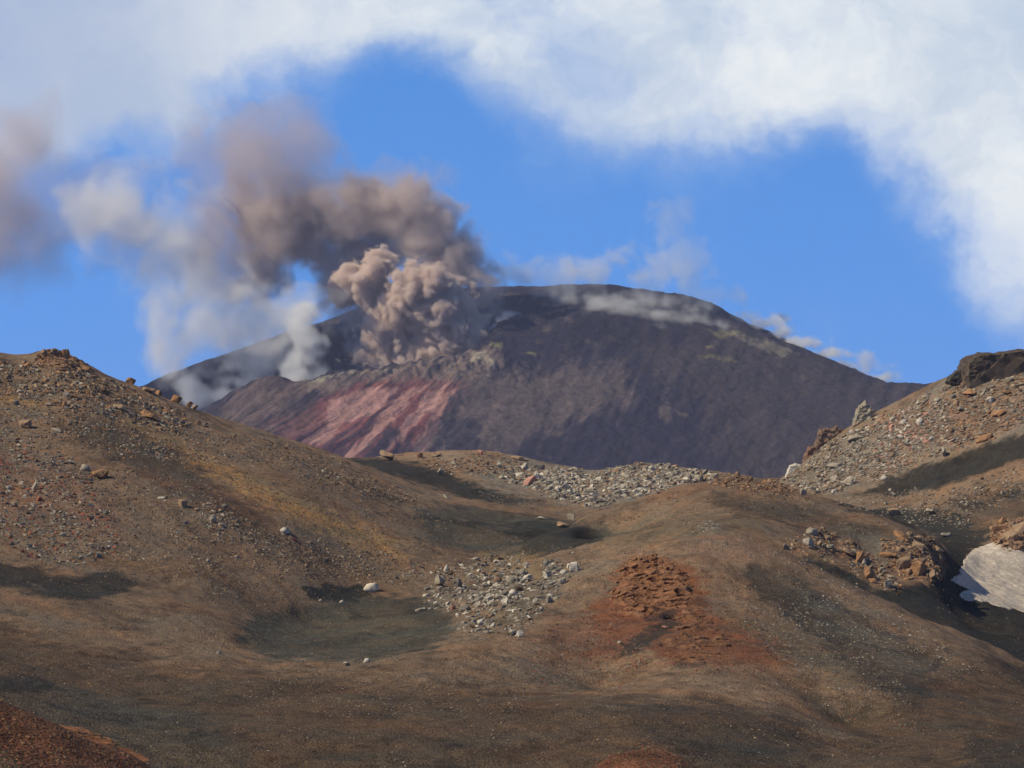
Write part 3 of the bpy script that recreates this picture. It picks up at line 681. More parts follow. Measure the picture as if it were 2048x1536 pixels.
# blotches of ash and bare lava, brighter near the crater side
blot = sstep(.35, 1.1, fbm2(VX / 22, VYY / 45, 5, .68, 91)) * (0.12 + .68 * sstep(1350, 1050, vpx))
vcol = vcol * (1 - .55 * blot[..., None]) + np.array(VGREY, np.float32) * .55 * blot[..., None]
vcol *= (1 + .28 * np.clip(vg, -1, 1))[..., None] * (1 + .25 * np.clip(fbm2(VX / 6, VYY / 9, 3, .7, 93), -1, 1))[..., None]
vcol = np.clip(vcol, .008, .8)
def volcano_material():
    m = bpy.data.materials.new('volcano_rock'); m.use_nodes = True
    t = NT(m.node_tree); m.node_tree.nodes.clear()
    P = t.n('ShaderNodeNewGeometry').outputs['Position']
    c = t.n('ShaderNodeVertexColor', layer_name='Col').outputs[0]
    f1 = t.noise(P, .35, 6, .72); f2 = t.noise(P, 1.3, 3, .7)
    cc = t.mix(1.0, c, t.m('MULTIPLY', t.mapr(f1, .30, .70, .68, 1.32, False), t.mapr(f2, .3, .7, .85, 1.15, False)), 'MULTIPLY')
    b = t.n('ShaderNodeBump'); b.inputs['Strength'].default_value = .8; b.inputs['Distance'].default_value = 1.6
    t.put(b.inputs['Height'], f1)
    bs = t.n('ShaderNodeBsdfPrincipled'); t.put(bs.inputs['Base Color'], cc); bs.inputs['Roughness'].default_value = .95; bs.inputs['Specular IOR Level'].default_value = .1
    t.put(bs.inputs['Normal'], b.outputs[0])
    o = t.n('ShaderNodeOutputMaterial'); t.put(o.inputs[0], bs.outputs[0])
    return m
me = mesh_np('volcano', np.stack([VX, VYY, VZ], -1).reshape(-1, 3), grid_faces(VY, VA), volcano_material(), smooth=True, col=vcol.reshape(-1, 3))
tag(obj('mountain', me), 'dark purple volcano cone with red streaked crater rim', kind='structure')
# ------------------------------------------------------------------ rocks
WHITE = (.45, .41, .345); PALE = (.31, .27, .215); GREY = (.205, .185, .155); DGREY = (.13, .125, .12); TANR = (.29, .20, .13); ORANGE = (.30, .165, .085); BROWNR = (.185, .125, .085); REDR = (.30, .10, .06); PINKR = (.38, .20, .15)
CNAME = {WHITE: 'whitish', PALE: 'pale grey', GREY: 'grey', DGREY: 'dark grey', TANR: 'tan', ORANGE: 'orange brown', BROWNR: 'brown', REDR: 'rust red', PINKR: 'pinkish'}

def rock_material(name, from_object):
    m = bpy.data.materials.new(name); m.use_nodes = True
    t = NT(m.node_tree); m.node_tree.nodes.clear()
    P = t.n('ShaderNodeNewGeometry').outputs['Position']
    c = t.n('ShaderNodeObjectInfo').outputs['Color'] if from_object else t.n('ShaderNodeVertexColor', layer_name='Col').outputs[0]
    f = t.noise(P, 2.6, 6, .7); f2 = t.noise(P, .8, 3, .6)
    cc = t.mix(1.0, c, t.m('MULTIPLY', t.mapr(f, .3, .7, .68, 1.25, False), t.mapr(f2, .3, .7, .8, 1.15, False)), 'MULTIPLY')
    cc = t.mix(t.m('MULTIPLY', t.mapr(t.noise(P, 1.1, 4, .65), .52, .66), .45), cc, (.16, .105, .07, 1))
    b = t.n('ShaderNodeBump'); b.inputs['Strength'].default_value = .8; b.inputs['Distance'].default_value = .08; t.put(b.inputs['Height'], f)
    bs = t.n('ShaderNodeBsdfPrincipled'); t.put(bs.inputs['Base Color'], cc); bs.inputs['Roughness'].default_value = .93; bs.inputs['Specular IOR Level'].default_value = .15
    t.put(bs.inputs['Normal'], b.outputs[0])
    o = t.n('ShaderNodeOutputMaterial'); t.put(o.inputs[0], bs.outputs[0])
    return m
MAT_ROCK = rock_material('boulder_rock', True)
MAT_STONE = rock_material('loose_stone', False)

def hull(rs, n, sx, sy, sz, box=0.5):
    """angular stone: hull of random points between an ellipsoid and a box"""
    p = rs.normal(size=(n, 3)); p /= np.linalg.norm(p, axis=1)[:, None]
    q = p / np.abs(p).max(1)[:, None]
    p = p * (1 - box) + q * box * .8
    p *= rs.uniform(.82, 1.05, (n, 1)); p *= (sx, sy, sz)
    bm = bmesh.new()
    for v in p: bm.verts.new(v)
    r = bmesh.ops.convex_hull(bm, input=bm.verts)
    bmesh.ops.delete(bm, geom=[v for v in bm.verts if not v.link_faces], context='VERTS')
    return bm
def boulder_mesh(name, seed, shape):
    rs = np.random.RandomState(seed)
    dims, box, n = {'slab': ((.62, .45, .20), .7, 16), 'blocky': ((.5, .45, .42), .85, 14), 'rounded': ((.5, .46, .38), .1, 34), 'jagged': ((.42, .40, .55), .35, 11)}[shape]
    bm = hull(rs, n, *dims, box=box)
    if shape != 'rounded':
        bmesh.ops.bevel(bm, geom=bm.edges[:], offset=.022, segments=1, affect='EDGES')
    bmesh.ops.triangulate(bm, faces=bm.faces[:])
    for _ in range(2 if shape != 'rounded' else 1):
        bmesh.ops.subdivide_edges(bm, edges=[e for e in bm.edges if e.calc_length() > .11], cuts=1, use_grid_fill=False)
        bmesh.ops.triangulate(bm, faces=bm.faces[:])
    bm.normal_update()
    P_ = np.array([v.co[:] for v in bm.verts], np.float32); N_ = np.array([v.normal[:] for v in bm.verts], np.float32)
    d = perlin3(P_[:, 0] * 4 + seed, P_[:, 1] * 4, P_[:, 2] * 4) * .035 + perlin3(P_[:, 0] * 11 + seed, P_[:, 1] * 11, P_[:, 2] * 11) * .018
    P_ += N_ * d[:, None]
    for v, c in zip(bm.verts, P_): v.co = c
    me = bpy.data.meshes.new(name); bm.to_mesh(me); bm.free(); me.shade_flat() if shape != 'rounded' else me.shade_smooth()
    me.materials.append(MAT_ROCK)
    return me
PROTO = {s: [boulder_mesh('boulder', 100 + 7 * i + 50 * k, s) for i in range(4)] for k, s in enumerate(('slab', 'blocky', 'rounded', 'jagged'))}
runT = np.ascontiguousarray(run.T)
def hits(px, py):
    a, t = at(px, py)
    c0 = np.round((a - ga[0]) / (ga[1] - ga[0])).astype(int)
    out = np.full((len(px), 3), np.nan)
    for k in range(len(px)):
        if not 0 <= c0[k] < NA: continue
        col_ = runT[c0[k]]; j = int(np.searchsorted(col_, t[k]))
        if 3 < j < NY - 1:
            y = gy[j - 1] + (gy[j] - gy[j - 1]) * (t[k] - col_[j - 1]) / max(1e-9, col_[j] - col_[j - 1])
            out[k] = (a[k] * y, y, 0)
    ok = ~np.isnan(out[:, 0]) 
    out[ok, 2] = ground_z(out[ok, 0], out[ok, 1])
    return out
def slope_normal(x, y):
    e = 1.2
    gx = (ground_z(x + e, y) - ground_z(x - e, y)) / (2 * e); gy_ = (ground_z(x, y + e) - ground_z(x, y - e)) / (2 * e)
    n_ = np.stack([-gx, -gy_, np.ones_like(gx)], -1)
    return n_ / np.linalg.norm(n_, axis=-1, keepdims=True)

BIG = []       # (x, y, z, size, colour, shape, label, group, yaw or None)
def ordinal(k):
    return ['first', 'second', 'third', 'fourth', 'fifth', 'sixth', 'seventh', 'eighth', 'ninth', 'tenth', 'eleventh', 'twelfth', 'thirteenth', 'fourteenth', 'fifteenth', 'sixteenth', 'seventeenth', 'eighteenth', 'nineteenth', 'twentieth'][k]
# boulders one notices one by one: (px, py of the middle, width px, colour, shape, label)
HERO = [
 (743, 1176, 27, WHITE, 'rounded', 'white boulder at the right end of the black ash patch above the bowl'),
 (733, 1322, 12, WHITE, 'rounded', 'round white stone on the near rim of the grey bowl, the brightest there'),
 (693, 1328, 15, PALE, 'blocky', 'pale cream stone on the near rim just left of the bright round one'),
 (437, 1305, 12, PALE, 'blocky', 'lone pale stone at the left end of the grey bowl'),
 (683, 1205, 9, WHITE, 'rounded', 'small white stone just below the black ash patch'),
 (641, 1202, 8, PALE, 'rounded', 'smaller pale stone below the black ash patch, left of the white one'),
 (905, 1216, 15, PINKR, 'blocky', 'salmon pink block at the left foot of the grey boulder heap'),
 (895, 1209, 13, WHITE, 'jagged', 'white pointed stone touching the salmon pink block'),
 (840, 1218, 18, PALE, 'slab', 'pale flat stone at the far left foot of the boulder heap'),
 (879, 1166, 28, PALE, 'jagged', 'large pale grey boulder at the top left of the boulder heap'),
 (915, 1170, 24, GREY, 'jagged', 'grey pointed boulder right of the large pale one in the heap'),
 (950, 1202, 22, PALE, 'slab', 'light slab leaning in the middle of the boulder heap'),
 (1149, 1136, 26, WHITE, 'blocky', 'big cream white boulder at the right end above the boulder heap'),
 (1128, 1144, 14, WHITE, 'rounded', 'small white round boulder touching the big cream one'),
 (1096, 1149, 20, WHITE, 'blocky', 'white boulder left of the cream pair above the heap'),
 (1028, 1262, 24, PALE, 'slab', 'pale slab at the bottom edge of the boulder heap'),
 (200, 944, 42, ORANGE, 'slab', 'large orange brown overhanging rock on the left hillside'),
 (170, 937, 18, PALE, 'rounded', 'pale rounded rock touching the large orange one on the left hillside'),
 (115, 859, 20, PALE, 'slab', 'long pale rock high on the left hillside above the reddish scree'),
 (50, 850, 26, TANR, 'blocky', 'tan rock near the left edge with a dark hollow beside it'),
 (367, 1008, 22, TANR, 'blocky', 'tan boulder in the middle of the left hillside'),
 (323, 994, 15, WHITE, 'slab', 'white flat stone up left of the tan boulder mid hillside'),
 (570, 1062, 20, WHITE, 'rounded', 'whitish rounded boulder low on the left hill, alone above the bowl'),
 (425, 1040, 18, PALE, 'jagged', 'pale jagged rock of the small cluster in the lower left hillside'),
 (68, 974, 20, PALE, 'jagged', 'pale triangular rock low in the left edge scree'),
 (198, 1112, 14, GREY, 'blocky', 'grey block above the black ash streak on the left'),
 (589, 1080, 10, REDR, 'blocky', 'small red stone right below the whitish rounded boulder'),
 (88, 708, 20, TANR, 'blocky', 'tan block at the left end of the left hill summit'),
 (108, 706, 22, BROWNR, 'blocky', 'brown block in the middle of the left hill summit'),
 (128, 708, 24, ORANGE, 'blocky', 'orange brown block at the right end of the left hill summit'),
 (170, 732, 34, ORANGE, 'slab', 'orange flat rock on the skyline just right of the left summit'),
 (262, 762, 19, ORANGE, 'blocky', 'square orange block standing on the left hill skyline'),
 (298, 777, 32, TANR, 'slab', 'tan slab on the skyline with a dark gap under it'),
 (318, 785, 16, ORANGE, 'blocky', 'small orange block right behind the tan skyline slab'),
 (352, 798, 22, ORANGE, 'blocky', 'large orange block on the skyline where the far slope begins'),
 (378, 808, 16, ORANGE, 'jagged', 'pointed orange rock on the skyline, upper of two'),
 (388, 816, 15, TANR, 'jagged', 'pointed tan rock on the skyline, lower of two'),
 (208, 783, 16, ORANGE, 'blocky', 'small orange block on the upper left hillside below the ochre streak'),
 (297, 828, 36, ORANGE, 'slab', 'broad orange rock slab below the left skyline blocks'),
 (240, 812, 30, TANR, 'slab', 'broad tan rock slab left of the broad orange one'),
 (134, 790, 14, PALE, 'blocky', 'pale upright stone high on the left hillside'),
 (30, 806, 16, GREY, 'blocky', 'grey block by the left picture edge high on the hill'),
 (775, 914, 30, TANR, 'blocky', 'wide tan block at the left end of the saddle crest'),
 (838, 911, 16, ORANGE, 'blocky', 'orange block on the saddle crest right of the black ash hollow'),
 (875, 908, 20, TANR, 'slab', 'tan slab on the saddle crest, lying almost flat'),
 (962, 906, 14, PINKR, 'jagged', 'small pinkish pointed stone on top of the saddle crest'),
 (1035, 914, 24, TANR, 'slab', 'tan slab overhanging the right shoulder of the saddle crest'),
 (1060, 964, 30, PINKR, 'blocky', 'pinkish brown block amid the pale saddle scree'),
 (1048, 935, 20, WHITE, 'jagged', 'white upright rock above the pinkish block on the saddle'),
 (880, 946, 16, PALE, 'jagged', 'pale rock at the edge of the black ash hollow'),
 (892, 991, 18, PALE, 'slab', 'pale stone on the skyline of the left hill before the ash hollow'),
 (1084, 1035, 16, PALE, 'slab', 'leftmost pale flat stone in the dark valley floor'),
 (1142, 1035, 19, PALE, 'blocky', 'larger pale block in the dark valley floor'),
 (1130, 1047, 34, TANR, 'slab', 'long low tan slab below the pale block in the valley floor'),
 (1146, 1105, 6, WHITE, 'rounded', 'tiny white round stone on the dark basin floor'),
 (1624, 1065, 22, PALE, 'rounded', 'round cream boulder on the far brown mound'),
 (1617, 1086, 26, PALE, 'blocky', 'cream block right below the round boulder on the mound'),
 (1638, 1088, 13, TANR, 'jagged', 'upright tan stone right of the cream block'),
 (1571, 1095, 15, GREY, 'jagged', 'grey dark sided stone at the left end of the mound rock line'),
 (1605, 986, 18, PALE, 'jagged', 'pale stone with a black shadow at the foot of the right hill'),
 (1789, 1027, 24, TANR, 'blocky', 'tan boulder lying in the black ash right of the mound crest'),
 (1861, 1024, 22, PALE, 'blocky', 'pale boulder in the upper black ash, right of the tan one'),
 (1890, 1067, 26, PALE, 'slab', 'thin pale slab in the black ash above the snow gully'),
 (1877, 1097, 24, TANR, 'slab', 'tan slab in the black gully left of the snow'),
 (1878, 1115, 14, TANR, 'rounded', 'small tan stone just below the slab in the black gully'),
 (1835, 1095, 26, TANR, 'blocky', 'tan block on the right nose of the far mound, uppermost'),
 (1800, 1068, 26, ORANGE, 'slab', 'orange brown slab near the crest of the far mound'),
 (1778, 1107, 26, ORANGE, 'slab', 'orange slab at the left of the mound nose rock pile'),
 (1805, 1128, 32, TANR, 'blocky', 'big tan block in the middle of the mound nose rock pile'),
 (1835, 1138, 34, ORANGE, 'blocky', 'big orange block at the lower right of the mound nose rock pile'),
 (1862, 1152, 20, TANR, 'jagged', 'tan jagged rock at the bottom tip of the mound nose'),
 (1776, 1170, 20, PALE, 'jagged', 'pale rock at the lower end of the mound rock line'),
 (1720, 1115, 26, ORANGE, 'blocky', 'orange rounded block midway along the mound rock line'),
 (1696, 1106, 24, TANR, 'blocky', 'tan block left of the orange one in the mound rock line'),
 (1740, 1150, 30, ORANGE, 'jagged', 'orange crumbling rock low in the mound rock line'),
 (1712, 873, 30, PALE, 'slab', 'large pale slab on the left part of the right hill crest'),
 (1840, 843, 17, WHITE, 'rounded', 'white rounded boulder high on the right hill'),
 (1808, 844, 15, WHITE, 'rounded', 'white boulder left of the highest white one on the right hill'),
 (1786, 838, 13, PALE, 'rounded', 'leftmost of three light boulders in a row on the right hill'),
 (1950, 748, 24, PALE, 'rounded', 'pale rock leaning against the foot of the dark lava block'),
 (1992, 735, 26, TANR, 'jagged', 'tan wedge of rock right below the dark lava block'),
 (1980, 801, 20, WHITE, 'blocky', 'white boulder with a dark gap on its left, right hill'),
 (1937, 782, 34, ORANGE, 'slab', 'orange slab below the dark lava block'),
 (2012, 785, 18, ORANGE, 'blocky', 'orange upright block near the right edge of the right hill'),
 (1996, 822, 34, ORANGE, 'slab', 'orange rock with a pale rim on the right hillside'),
 (1968, 872, 34, ORANGE, 'slab', 'orange pointed slab above the black ash streak'),
 (1887, 907, 22, PALE, 'jagged', 'pale slab pair member just above the black ash streak'),
 (1767, 956, 14, WHITE, 'rounded', 'white stone above the lower end of the black ash streak'),
 (1697, 965, 24, PALE, 'blocky', 'pale round block low on the left of the right hill'),
 (1668, 960, 20, PALE, 'jagged', 'pale jagged rock at the lower left of the right hill'),
 (1670, 927, 28, PALE, 'slab', 'pale slab tilted on the lower right hill'),
 (1780, 978, 9, WHITE, 'slab', 'small white stone lying in the black ash streak'),
 (1240, 1285, 9, PALE, 'rounded', 'small pale stone left of the dark ash pool below the red crag'),
 (1331, 1253, 14, PINKR, 'slab', 'small pinkish slab in the dark ash pool below the red crag'),
 (2020, 1075, 34, TANR, 'blocky', 'tan block above the snow, at its left side'),
 (2000, 1062, 28, ORANGE, 'blocky', 'orange block at the upper left of the rocks above the snow'),
 (2040, 1060, 34, TANR, 'blocky', 'big tan block at the picture edge above the snow'),
]
occupied = []
hp = np.array([(h[0], h[1]) for h in HERO], float)
hh = hits(hp[:, 0], hp[:, 1] + np.array([h[2] * .22 for h in HERO]))
for (px, py, w_, c, shp, lab), p in zip(HERO, hh):
    if np.isnan(p[0]):          # on a skyline: stand on the crest itself
        a, t = at(px, py); cidx = int(round((float(a) - ga[0]) / (ga[1] - ga[0])))
        j = int(np.argmax(runT[cidx][:NY - 260] * 0 + runT[cidx][:NY - 260])); y = gy[j]
        p = np.array([float(a) * y, y, ZZ[j, cidx]])
    BIG.append((p[0], p[1], p[2], 1.25 * w_ * p[1] / F, c, shp, lab, None))
    occupied.append((px, py))

# zones of scree: name, outline, loose stones, sizes px (smallest, largest), palette, boulders picked out, phrase, flatness
ZONES = [
 ([(0, 720), (60, 725), (150, 735), (300, 800), (420, 850), (360, 870), (200, 830), (0, 790)], 1900, (2.8, 14), (TANR, ORANGE, BROWNR, GREY, PALE), 12, 'under the left hill skyline', 'blocky'),
 ([(0, 790), (200, 830), (420, 870), (520, 930), (300, 920), (100, 880), (0, 870)], 1500, (2, 9), (TANR, BROWNR, GREY, PALE, ORANGE, PALE), 12, 'on the upper left hillside', 'blocky'),
 ([(0, 870), (100, 890), (200, 960), (230, 1060), (240, 1120), (100, 1130), (0, 1090)], 2300, (2.2, 12), (GREY, PALE, PALE, BROWNR, REDR, GREY), 16, 'in the left edge scree', 'blocky'),
 ([(200, 940), (400, 960), (500, 1040), (520, 1120), (420, 1150), (260, 1120), (220, 1020)], 1100, (2, 8), (GREY, PALE, TANR, BROWNR), 10, 'in the middle left hillside', 'rounded'),
 ([(400, 1000), (460, 1010), (480, 1060), (430, 1075), (400, 1040)], 120, (4, 11), (PALE, GREY, TANR), 7, 'in the small rock cluster mid hillside', 'blocky'),
 ([(420, 860), (560, 880), (700, 930), (840, 1000), (800, 1010), (640, 970), (480, 910)], 1700, (2.2, 9), (TANR, BROWNR, PALE, TANR), 8, 'along the crest of the left hill', 'slab'),
 ([(380, 900), (520, 960), (700, 1040), (830, 1110), (760, 1110), (600, 1040), (440, 960)], 1500, (1.6, 5), (ORANGE, TANR, TANR, PALE), 0, '', 'slab'),
 ([(500, 1060), (700, 1090), (860, 1130), (840, 1170), (620, 1160), (500, 1130)], 1100, (2, 8), (GREY, PALE, BROWNR, TANR), 9, 'on the slope above the bowl', 'rounded'),
 ([(640, 940), (700, 955), (760, 985), (720, 985), (660, 960)], 90, (2.5, 7), (PALE, TANR), 4, 'in the pale band left of the saddle', 'slab'),
 ([(850, 1150), (960, 1110), (1060, 1115), (1150, 1135), (1110, 1200), (1060, 1240), (1040, 1275), (930, 1270), (900, 1225), (850, 1222)], 1600, (2.4, 17), (PALE, GREY, WHITE, PALE, GREY, BROWNR, WHITE), 26, 'in the grey boulder heap', 'blocky'),
 ([(940, 1185), (1010, 1150), (1060, 1160), (1050, 1185), (990, 1215), (950, 1212)], 120, (6, 17), (PALE, GREY, WHITE), 10, 'in the middle of the boulder heap', 'blocky'),
 ([(840, 925), (960, 905), (1060, 925), (1040, 960), (960, 950), (880, 945)], 800, (2.2, 10), (TANR, ORANGE, BROWNR, PALE), 12, 'on the tan crown of the saddle', 'slab'),
 ([(1000, 940), (1080, 935), (1220, 950), (1290, 935), (1400, 955), (1300, 985), (1220, 1005), (1170, 1010), (1080, 985), (1020, 965)], 2900, (2.8, 16), (WHITE, PALE, WHITE, GREY, PALE, TANR), 30, 'in the pale scree of the saddle', 'blocky'),
 ([(1200, 928), (1290, 922), (1380, 938), (1440, 950), (1400, 962), (1280, 950), (1210, 950)], 600, (4, 15), (PALE, WHITE, TANR, GREY), 10, 'along the crest of the pale scree', 'blocky'),
 ([(1400, 950), (1480, 950), (1560, 962), (1600, 980), (1560, 990), (1440, 972)], 420, (3, 12), (TANR, ORANGE, BROWNR), 9, 'on the brown crest left of the right hill', 'blocky'),
 ([(920, 960), (1040, 990), (1160, 1010), (1140, 1030), (1000, 1010)], 240, (1.8, 5), (PALE, TANR, GREY), 0, '', 'slab'),
 ([(1570, 965), (1640, 885), (1740, 850), (1800, 860), (1760, 930), (1680, 985), (1620, 985)], 2600, (2.5, 13), (PALE, GREY, TANR, BROWNR, WHITE, GREY), 22, 'on the left part of the right hill', 'slab'),
 ([(1740, 845), (1860, 790), (1900, 800), (1900, 900), (1800, 940), (1740, 965), (1740, 900)], 2600, (2.5, 13), (PALE, GREY, TANR, PINKR, BROWNR, WHITE), 20, 'on the middle of the right hill', 'slab'),
 ([(1880, 780), (1960, 750), (2060, 720), (2060, 840), (1960, 880), (1900, 905)], 1900, (2.5, 14), (PALE, GREY, TANR, ORANGE, BROWNR), 20, 'on the upper right of the right hill', 'slab'),
 ([(1700, 995), (1800, 985), (1900, 975), (2050, 935), (2050, 1000), (1900, 1040), (1800, 1020)], 900, (2, 9), (TANR, BROWNR, PALE, GREY), 10, 'on the ash slope below the right hill', 'blocky'),
 ([(1660, 1000), (1760, 1010), (1880, 1035), (1960, 1040), (1940, 1060), (1800, 1040)], 260, (2, 7), (PALE, WHITE, GREY), 7, 'in the black ash above the gully', 'slab'),
 ([(1560, 1090), (1640, 1060), (1700, 1085), (1800, 1150), (1800, 1185), (1720, 1150), (1640, 1110)], 700, (2.5, 14), (TANR, ORANGE, BROWNR, PALE), 16, 'along the mound rock line', 'blocky'),
 ([(1760, 1080), (1850, 1070), (1885, 1120), (1880, 1165), (1820, 1160), (1770, 1120)], 600, (3, 14), (TANR, ORANGE, TANR, BROWNR), 14, 'in the mound nose rock pile', 'blocky'),
 ([(1200, 1020), (1450, 965), (1700, 1010), (1880, 1080), (1760, 1080), (1500, 1030), (1260, 1060)], 900, (1.8, 6), (TANR, BROWNR, GREY), 0, '', 'slab'),
 ([(1370, 1045), (1430, 1045), (1450, 1058), (1390, 1062)], 90, (2, 6), (WHITE, PALE), 3, 'in the white streak on the mound', 'slab'),
 ([(1540, 1090), (1700, 1160), (1850, 1260), (1980, 1340), (1900, 1360), (1740, 1300), (1600, 1200)], 900, (1.8, 7), (PALE, GREY, WHITE, BROWNR), 8, 'on the right side of the hump', 'slab'),
 ([(1450, 1150), (1620, 1220), (1800, 1350), (1820, 1420), (1640, 1370), (1500, 1280)], 1500, (1.8, 6), (GREY, PALE, BROWNR, DGREY), 6, 'on the dark front slope of the hump', 'blocky'),
 ([(1230, 1330), (1500, 1330), (1720, 1400), (1900, 1470), (1700, 1450), (1400, 1370)], 500, (1.6, 5), (BROWNR, PALE, TANR, REDR), 3, 'on the slope below the crags', 'rounded'),
 ([(1100, 1090), (1300, 1090), (1500, 1070), (1560, 1110), (1300, 1120), (1180, 1180), (1100, 1200)], 700, (1.6, 5), (BROWNR, TANR, PALE, GREY), 0, '', 'rounded'),
 ([(1060, 1220), (1240, 1230), (1300, 1320), (1240, 1390), (1060, 1370)], 700, (1.6, 6), (REDR, BROWNR, PALE, REDR), 5, 'on reddish ground left of the crags', 'rounded'),
 ([(480, 1320), (900, 1315), (1050, 1290), (1050, 1420), (700, 1440), (480, 1400)], 1500, (1.5, 5), (BROWNR, TANR, GREY, PALE), 6, 'on the brown slope below the bowl', 'rounded'),
 ([(0, 1180), (400, 1280), (500, 1330), (400, 1400), (0, 1360)], 700, (1.5, 5), (BROWNR, TANR, GREY), 3, 'on the lower left ground', 'rounded'),
 ([(300, 1440), (1100, 1420), (2040, 1480), (2040, 1536), (300, 1536)], 450, (1.6, 6), (BROWNR, TANR, GREY, PALE), 5, 'on the bottom slope of the picture', 'rounded'),
 ([(1985, 1045), (2060, 1030), (2060, 1100), (2010, 1095), (1985, 1080)], 200, (4, 16), (TANR, ORANGE, BROWNR), 5, 'above the snow patch', 'blocky'),
 ([(0, 1395), (60, 1425), (140, 1460), (280, 1510), (300, 1536), (0, 1536)], 700, (1.8, 8), (REDR, BROWNR, ORANGE, BROWNR), 6, 'on the near rust red shoulder', 'blocky'),
 ([(1180, 1530), (1250, 1495), (1310, 1487), (1380, 1530)], 160, (1.8, 6), (REDR, BROWNR), 2, 'on the small red mound at bottom', 'blocky'),
 ([(450, 1100), (560, 1150), (600, 1180), (500, 1230), (420, 1180)], 300, (1.6, 5), (BROWNR, GREY, PALE), 0, '', 'rounded'),
 ([(700, 1010), (900, 1060), (1200, 1100), (1300, 1100), (1100, 1115), (900, 1110)], 260, (1.2, 4), (PALE, GREY), 0, '', 'rounded'),
 ([(480, 1190), (900, 1190), (900, 1310), (520, 1310)], 120, (1.2, 3), (PALE, GREY), 0, '', 'rounded'),
 ([(1880, 1060), (1960, 1060), (1930, 1200), (2040, 1250), (2040, 1400), (1850, 1240)], 120, (1.2, 4), (PALE, GREY), 0, '', 'rounded'),
 ([(0, 800), (700, 960), (1200, 1130), (1700, 1200), (2048, 1400), (2048, 1536), (0, 1536)], 9000, (1.5, 4.5), (BROWNR, BROWNR, BROWNR, TANR, DGREY), 0, '', 'rounded'),
 ([(0, 740), (400, 850), (900, 1040), (860, 1140), (400, 1180), (0, 1130)], 4500, (1.7, 6), (BROWNR, TANR, GREY, ORANGE, DGREY), 0, '', 'blocky'),
 ([(1180, 1130), (1400, 1130), (1620, 1330), (1500, 1350), (1200, 1330), (1080, 1280)], 900, (1.8, 6.5), (REDR, BROWNR, (.13, .05, .03)), 0, '', 'blocky'),
]
rr = np.random.RandomState(5)
DENS = 2.4
def in_poly(P, n):
    P = np.array(P, float); out = []
    x0, y0 = P.min(0); x1, y1 = P.max(0)
    while sum(len(o_) for o_ in out) < n:
        x = rr.uniform(x0, x1, 2 * n + 20); y = rr.uniform(y0, y1, 2 * n + 20)
        ins = np.zeros(len(x), bool)
        for k in range(len(P)):
            ax, ay = P[k]; bx, by = P[(k + 1) % len(P)]
            if ay != by: ins ^= ((ay > y) != (by > y)) & (x < (bx - ax) * (y - ay) / (by - ay) + ax)
        out.append(np.stack([x[ins], y[ins]], 1))
    return np.concatenate(out)[:n]
ST = []
N_AUTO = 300 - len(HERO)
want = sum(z[4] for z in ZONES); scale_auto = min(1.0, N_AUTO / want)
print('heroes', len(HERO), 'auto wanted', want)
for poly, n, (s0, s1), pal, nbig, phrase, shp in ZONES:
    # clumped, not even: keep points where a coarse noise is high
    n = int(n * DENS)
    q = in_poly(poly, int(n * 1.7))
    keep = fbm2(q[:, 0] / 34, q[:, 1] / 20, 3, .7, 201) * 1.3 + rr.uniform(-.6, .6, len(q))
    q = q[np.argsort(-keep)[:n]]
    q += rr.normal(size=q.shape) * 4.0
    sz = np.minimum(s1, s0 * (1 - rr.uniform(0, 1, len(q))) ** (-1 / 1.5))
    h_ = hits(q[:, 0], q[:, 1]); ok = ~np.isnan(h_[:, 0])
    q, sz, h_ = q[ok], sz[ok], h_[ok]
    ci = rr.randint(0, len(pal), len(q))
    nb = int(nbig * scale_auto) if nbig else 0
    order = np.argsort(-sz)
    picked = []
    for i in order:
        if len(picked) >= nb: break
        if any(abs(q[i, 0] - x) + abs(q[i, 1] - y) < 17 for x, y in occupied) or not (6 < q[i, 0] < 2042 and q[i, 1] < 1530): continue
        picked.append(i); occupied.append((q[i, 0], q[i, 1]))
    picked.sort(key=lambda i: q[i, 0])
    for k, i in enumerate(picked):
        sh_ = [shp, 'blocky', 'rounded', 'slab', 'jagged', shp][rr.randint(6)]
        c = pal[ci[i]]
        lab = f'{CNAME[c]} {sh_} boulder, {ordinal(k) if k < 20 else "last"} from left {phrase}'
        if len(lab.split()) > 16: print('LONG', lab)
        BIG.append((h_[i, 0], h_[i, 1], h_[i, 2], max(sz[i] * 1.3, s1 * .8) * h_[i, 1] / F, c, sh_, lab, phrase))
    rest = np.setdiff1d(np.arange(len(q)), picked)
    for i in rest: ST.append((h_[i, 0], h_[i, 1], h_[i, 2], sz[i] * h_[i, 1] / F) + tuple(pal[ci[i]]) + (1.0 if shp == 'slab' else 0.0,))
print('boulders', len(BIG), 'stones', len(ST))
BIG = BIG[:300]
seen = set()
pos = np.array([b[:2] for b in BIG]); nb_ = slope_normal(pos[:, 0], pos[:, 1])
